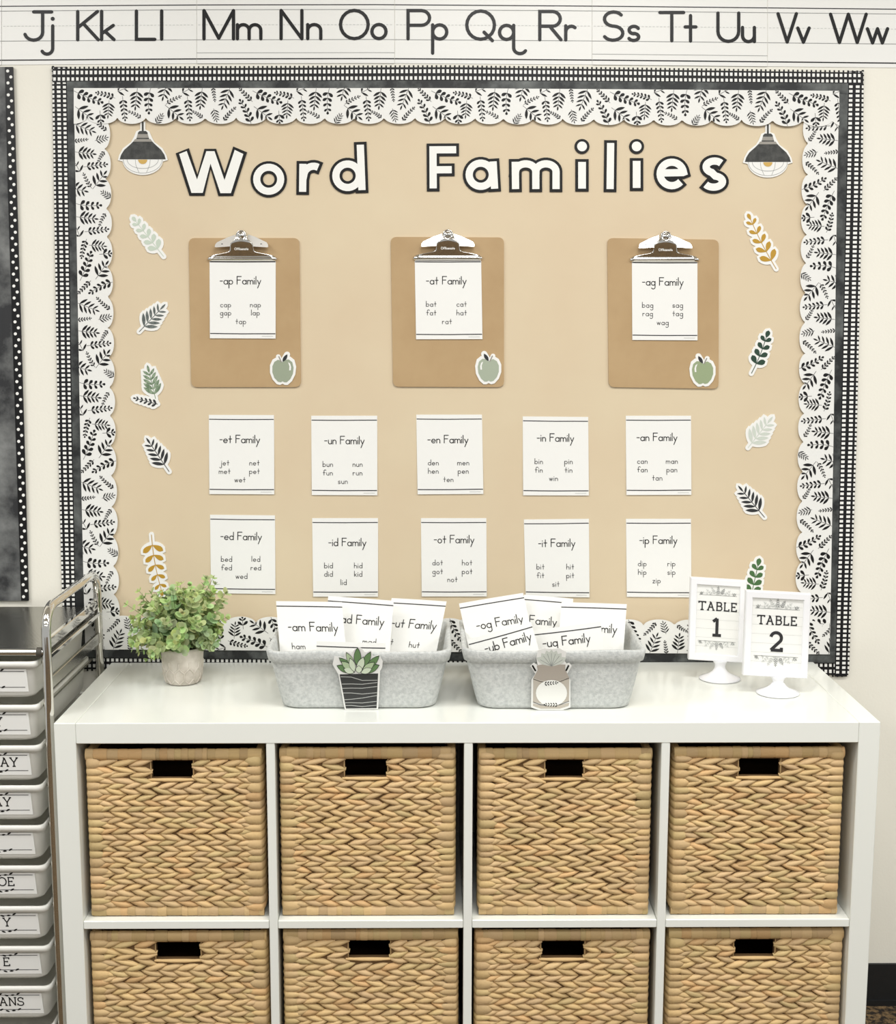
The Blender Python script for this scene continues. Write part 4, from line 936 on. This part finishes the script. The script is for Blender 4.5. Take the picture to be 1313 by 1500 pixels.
for i in range(NS):
    az = i*2.39996+rng.uniform(-.3, .3); fr = (i+.5)/NS; el = radians(88-(96 if cos(az) < -.2 else 78)*fr**.85)
    dirv = Vector((cos(az)*cos(el), sin(az)*cos(el)*.9, sin(el)))
    L = (.112+.02*rng.random())*(1-.30*fr**1.2)*(.80 if dirv.x > .2 and dirv.z < .75 else 1)
    if dirv.x > .25 and dirv.z > .62: L *= 1.18
    if el < 0: L *= .72
    st0 = top+Vector((cos(az)*.014*rng.random(), sin(az)*.014*rng.random(), 0))
    P = []
    for k in range(9):
        tt = k/8; p = st0+dirv*L*tt+Vector((0, 0, .022*tt*(1-tt)*2+(.012 if el < 0 else 0)*sin(pi*min(1, tt*1.2)))); P.append(p)
    stm.tube(P, .0008, 'stem_green', 5, radii=[.0012-.0008*k/8 for k in range(9)])
    yell = rng.random()
    nn = 7
    for k in range(2, 9):
        tt = k/8; p = P[k]; ax = (P[min(8, k+1)]-P[k-1]).normalized(); side = ax.cross(Vector((rng.uniform(-1, 1), rng.uniform(-1, 1), rng.uniform(-1, 1)))).normalized()
        r = (.0138-.0078*tt)*rng.uniform(.8, 1.2)
        for sd in (-1, 1):
            d = side*sd+ax*.55+Vector((0, -.15, .1)); y = .25+.75*tt*yell+rng.uniform(-.15, .15)
            base_ = (.70, .82, .84) if yell < .4 else (.88, .92, .74)
            tip_ = (1.14, 1.16, .86)
            tn = tuple((a+(c-a)*max(0, min(1, y)))*rng.uniform(.85, 1.1) for a, c in zip(base_, tip_))
            leaf3(p, d, ax+Vector((rng.uniform(-.4, .4), -.5, .4)), r, tn)
        if k == 8:
            for j in range(3): leaf3(p, ax+Vector((rng.uniform(-.8, .8), rng.uniform(-.8, .3), rng.uniform(-.3, .6))), side, .0036, tn)
for u, v in ((312, 847), (300, 850), (186, 886), (204, 866), (260, 858), (321, 905), (193, 905), (316, 925), (236, 868), (204, 955), (216, 966), (280, 862)):
    tip = yp(u, v, pc.y+rng.uniform(-.03, .02)); P = [top.lerp(tip, k/8)+Vector((0, 0, .02*(k/8)*(1-k/8))) for k in range(9)]
    stm.tube(P, .0008, 'stem_green', 5, radii=[.0012-.0008*k/8 for k in range(9)])
    for k in range(3, 9):
        tt = k/8; ax = (P[min(8, k+1)]-P[k-1]).normalized(); side = ax.cross(Vector((rng.uniform(-1, 1), -1, rng.uniform(-1, 1)))).normalized(); rr = .0112-.0066*tt
        for sd in (-1, 1): leaf3(P[k], side*sd+ax*.5, ax+Vector((0, -.6, .3)), rr, tuple(x*rng.uniform(.9, 1.1) for x in (1.02, 1.08, .80)))
    leaf3(P[8], ax, side, .0036, (1.1, 1.14, .84))
fol.tone = (1, 1, 1)
stm.build('stems', t); fol.build('foliage', t)

# ================================================================== TABLE NUMBER SIGNS
def table_sign(TL, TR, BR, BL, base_uv, num, label):
    """frame corners in the photo; the frame stands upright above its foot"""
    foot = zp(base_uv[0], base_uv[1], ZT); Y = foot.y
    A, Bq, Cq, D = [yp(p[0], p[1], Y) for p in (TL, TR, BR, BL)]
    x0 = (A.x+D.x)/2; x1 = (Bq.x+Cq.x)/2; zt = (A.z+Bq.z)/2; zb = (Cq.z+D.z)/2; tilt = (Bq.z-A.z+Cq.z-D.z)/2/(x1-x0)
    cx = (x0+x1)/2; w = x1-x0; hgt = zt-zb
    t = thing('table_number_sign', (foot.x, foot.y, ZT), label, 'table sign', 'table number signs')
    def P(a, z, y): # a 0..1 across, z 0..1 up
        return Vector((x0+w*a, Y+y, zb+hgt*z+tilt*w*(a-.5)))
    q = MB(); bw = .013/w; bh = .013/hgt; dfr = .0075
    def ring(a, c, y, rr=.004):
        pts = rrect(.5, .5, .5-a, .5-c, .03) if False else [(a, c), (1-a, c), (1-a, 1-c), (a, 1-c)]
        return [P(p[0], p[1], y) for p in pts]
    e = .0018
    rows = [ring(e/w, e/hgt, dfr), ring(0, 0, dfr-e), ring(0, 0, -dfr+e), ring(e/w, e/hgt, -dfr), ring(bw-.001/w, bh-.001/hgt, -dfr), ring(bw, bh, -dfr+.0012), ring(bw, bh, -dfr+.005)]
    q.grid(rows, 'frame_white', closed=True, sm=False); q.face(rows[0][::-1], 'frame_white'); q.build('frame', t)
    mx0, my0 = x0+.011, zb+.011
    IW = w-.022; IH = hgt-.022; sc = 100.0/IW; HV = IH*sc
    def f(u, v, h): return Vector((x0+.011+u/sc, Y-dfr+.0046-h, zt-.011-v/sc+tilt*((u/sc+.011)-w/2)))
    pr = Print(f); pr.slab([(0, 0), (100, 0), (100, HV), (0, HV)], -.0005, 0, 'paper')
    for k in range(1, 8): pr.stroke([(1, HV*k/8), (99, HV*k/8)], .45, .0002, 'ink_pale', 'f')
    for yy, sg in ((HV*.155, -1), (HV*.80, 1)):
        pr.stroke([(8, yy), (92, yy)], .8, .0004, 'ink_grey', 'f')
        for bx_, dx, L, n, mm in ((50, 0, 20, 4, 'ink_grey'), (44, -9, 18, 4, 'ink_pale'), (56, 8, 16, 4, 'ink_grey'), (38, -14, 12, 3, 'ink_pale'), (62, 15, 12, 3, 'ink_pale'), (30, -18, 7, 2, 'ink_pale'), (70, 17, 7, 2, 'ink_pale'), (16, -6, 5, 2, 'ink_grey'), (82, 8, 6, 2, 'ink_grey'), (48, 14, 14, 3, 'ink_pale'), (52, -13, 12, 3, 'ink_pale')):
            lv, st = sprig((bx_, yy), (bx_+dx, yy+sg*L), n, 5.2, 1.9, 48, .2, .7)
            pr.stroke(st, .35, .0004, mm, 'f')
            for lf in lv: pr.poly(leaf_poly(*lf), .0005, mm)
    write(pr, 'TABLE', 50, HV*.365, HV*.112, HV*.0175, .0005, 'ink_soft', font=SLAB, gap=.24, cap='f', sx=.94)
    write(pr, num, 50, HV*.715, HV*.24, HV*.042, .0005, 'ink_soft', font=SLAB, gap=.2, cap='f', sx=.95)
    pr.build('number_insert', t)
    q = MB(); R = .041; zn = zb-ZT
    q.lathe((foot.x, foot.y, ZT), [(R-.002, .0006), (R, .0018), (R-.0006, .0036), (R-.008, .0062), (R-.018, .0105), (.0155, .0160), (.0110, .0225), (.0100, zn-.012), (.0112, zn-.006), (.0150, zn-.0005), (.0150, zn+.0005)], 'frame_white', 40, 1, .92)
    q.build('foot', t)
table_sign((1008.5, 845), (1091, 850), (1092, 970), (1011, 965), (1054.5, 995), '1', 'white framed table sign reading TABLE 1, farther left and set back')
table_sign((1089, 864), (1183, 869), (1186, 993), (1091.5, 988), (1139.5, 1016), '2', 'white framed table sign reading TABLE 2, nearer the right end of the shelf')

# ================================================================== ROLLING DRAWER CART
XC = -.7535; YF = .04; YB = .40; ZL = .967; RT = .0085; XLEFT = -1.16
t = thing('drawer_cart', (-.96, .22, 0), 'chrome rolling cart with translucent labelled drawers left of the cube shelf', 'drawer cart')
def side_loop(X):
    P = [(X, YF, .03), (X, YF, .5), (X, YF, ZL-.05)]
    for k in range(1, 8): a = radians(180-90*k/7); P.append((X, YF+.045+.045*cos(a), ZL-.045+.045*sin(a)))
    for k in range(0, 8): a = radians(90-90*k/7); P.append((X, YB-.045+.045*cos(a), ZL-.045+.045*sin(a)))
    return P+[(X, YB, .5), (X, YB, .03)]
for X in (XC, XLEFT):
    q = MB(); q.tube(side_loop(X), RT, 'chrome', 14); q.build('frame_loop', t)
    q = MB(); q.box((X-.004, YF, .893), (X+.004, YB, .912), 'chrome', .001); q.box((X-.006, YF, .876), (X+.006, YB, .884), 'chrome', .001); q.build('tray_rail', t)
    zl = yp(75, 1003, YF).z; q = MB(); q.box((X-.0035, YF, zl-.011), (X+.0035, YB, zl+.011), 'steel', .001); q.build('side_rail', t)
q = MB(); q.tube([(XLEFT, YF, .889), (XC, YF, .889)], .0065, 'chrome', 12); q.tube([(XC-.017, YF, .889), (XC-.008, YF, .889)], .009, 'slot_dark', 12); q.build('front_bar', t)
q = MB(); q.box((XLEFT+.006, YF+.004, .889), (XC-.005, YB, .893), 'mesh_metal'); q.build('tray', t)
TXT = ['', 'Y', 'AY', 'AY', '', 'OE', 'Y', 'E', 'ANS']; TEND = [0, -38.5, -17.5, -29.5, 0, -31.5, -41, -45.5, -27.5]
VR = [974, 1037.5, 1097, 1155.5, 1214, 1273, 1332.5, 1391, 1449.5]
XR = XC-.017
YD = YF-.006
for i, vr in enumerate(VR+[1508]):
    zr = yp(40, vr, YD).z; q = MB(); hb = .063
    # tapered tub: lip, then a body that narrows downward with rounded corners
    def tub(dz, ins, r=.02): return [(p[0], p[1], zr+dz) for p in rrect((XLEFT+.017+XR)/2, (YD+.385)/2, (XR-XLEFT-.017)/2-ins, (.385-YD)/2-ins, r)]
    rows = [tub(-hb, .024, .018), tub(-hb, .014), tub(-hb+.006, .010), tub(-.012, .006), tub(-.006, .005), tub(-.006, 0, .012), tub(.0055, 0, .012), tub(.0055, .004, .012), tub(.002, .005, .012)]
    q.grid(rows, 'drawer_plastic', closed=True); q.face(rows[0][::-1], 'drawer_plastic')
    dr = q.build('drawer', t)
    q = MB(); q.box((XC-.019, YF+.02, zr-.004), (XC-.012, YB-.01, zr+.0), 'steel'); q.build('runner', t)
    if i == len(VR): continue
    ur = [38, 41, 42.5, 44.5, 48, 50.5, 55, 57.5, 60.5][i]
    xr_ = yp(ur, vr+25, YD).x; z1_ = zr-.009; z0_ = zr-.0515; sc = 1/.00123
    def f(u, v, h, xr_=xr_, z1_=z1_): # u px leftward from the right edge is negative
        k = (v/sc)/.056; return Vector((xr_+u/sc, YD+.0046+.0052*k-h-.0004, z1_-v/sc))
    pr = Print(f); Hh = (z1_-z0_)*sc
    pr.slab([(-150, 0), (0, 0), (1.5, Hh), (-150, Hh)], -.0004, .0003, 'paper')
    for yy in (Hh*.10, Hh*.80): pr.stroke([(-150, yy), (-3, yy)], .9, .0006, 'ink_soft', 'f')
    for yy, sg in ((Hh*.08, -1), (Hh*.84, 1)):
        for j in range(9): pr.poly(leaf_poly((-38-j*9, yy+(j % 2)*.8), radians(-30+25*(j % 3)), 7, 2.6), .0006, 'ink')
    if TXT[i]: write(pr, TXT[i], 0, Hh*.60, 13.2, 1.7, .0006, 'ink', font=SLAB, gap=.16, cap='f', left=TEND[i]-text_width(SLAB, TXT[i], .16)*13.2*.98, sx=.98)
    pr.build('drawer_label', dr)
for X in (XC, XLEFT):
    for Y in (YF, YB):
        q = MB(); q.lathe((X, Y, .0), [(.004, .0), (.012, .003), (.016, .012), (.012, .024), (.006, .03)], 'slot_dark', 14); q.build('caster', t)
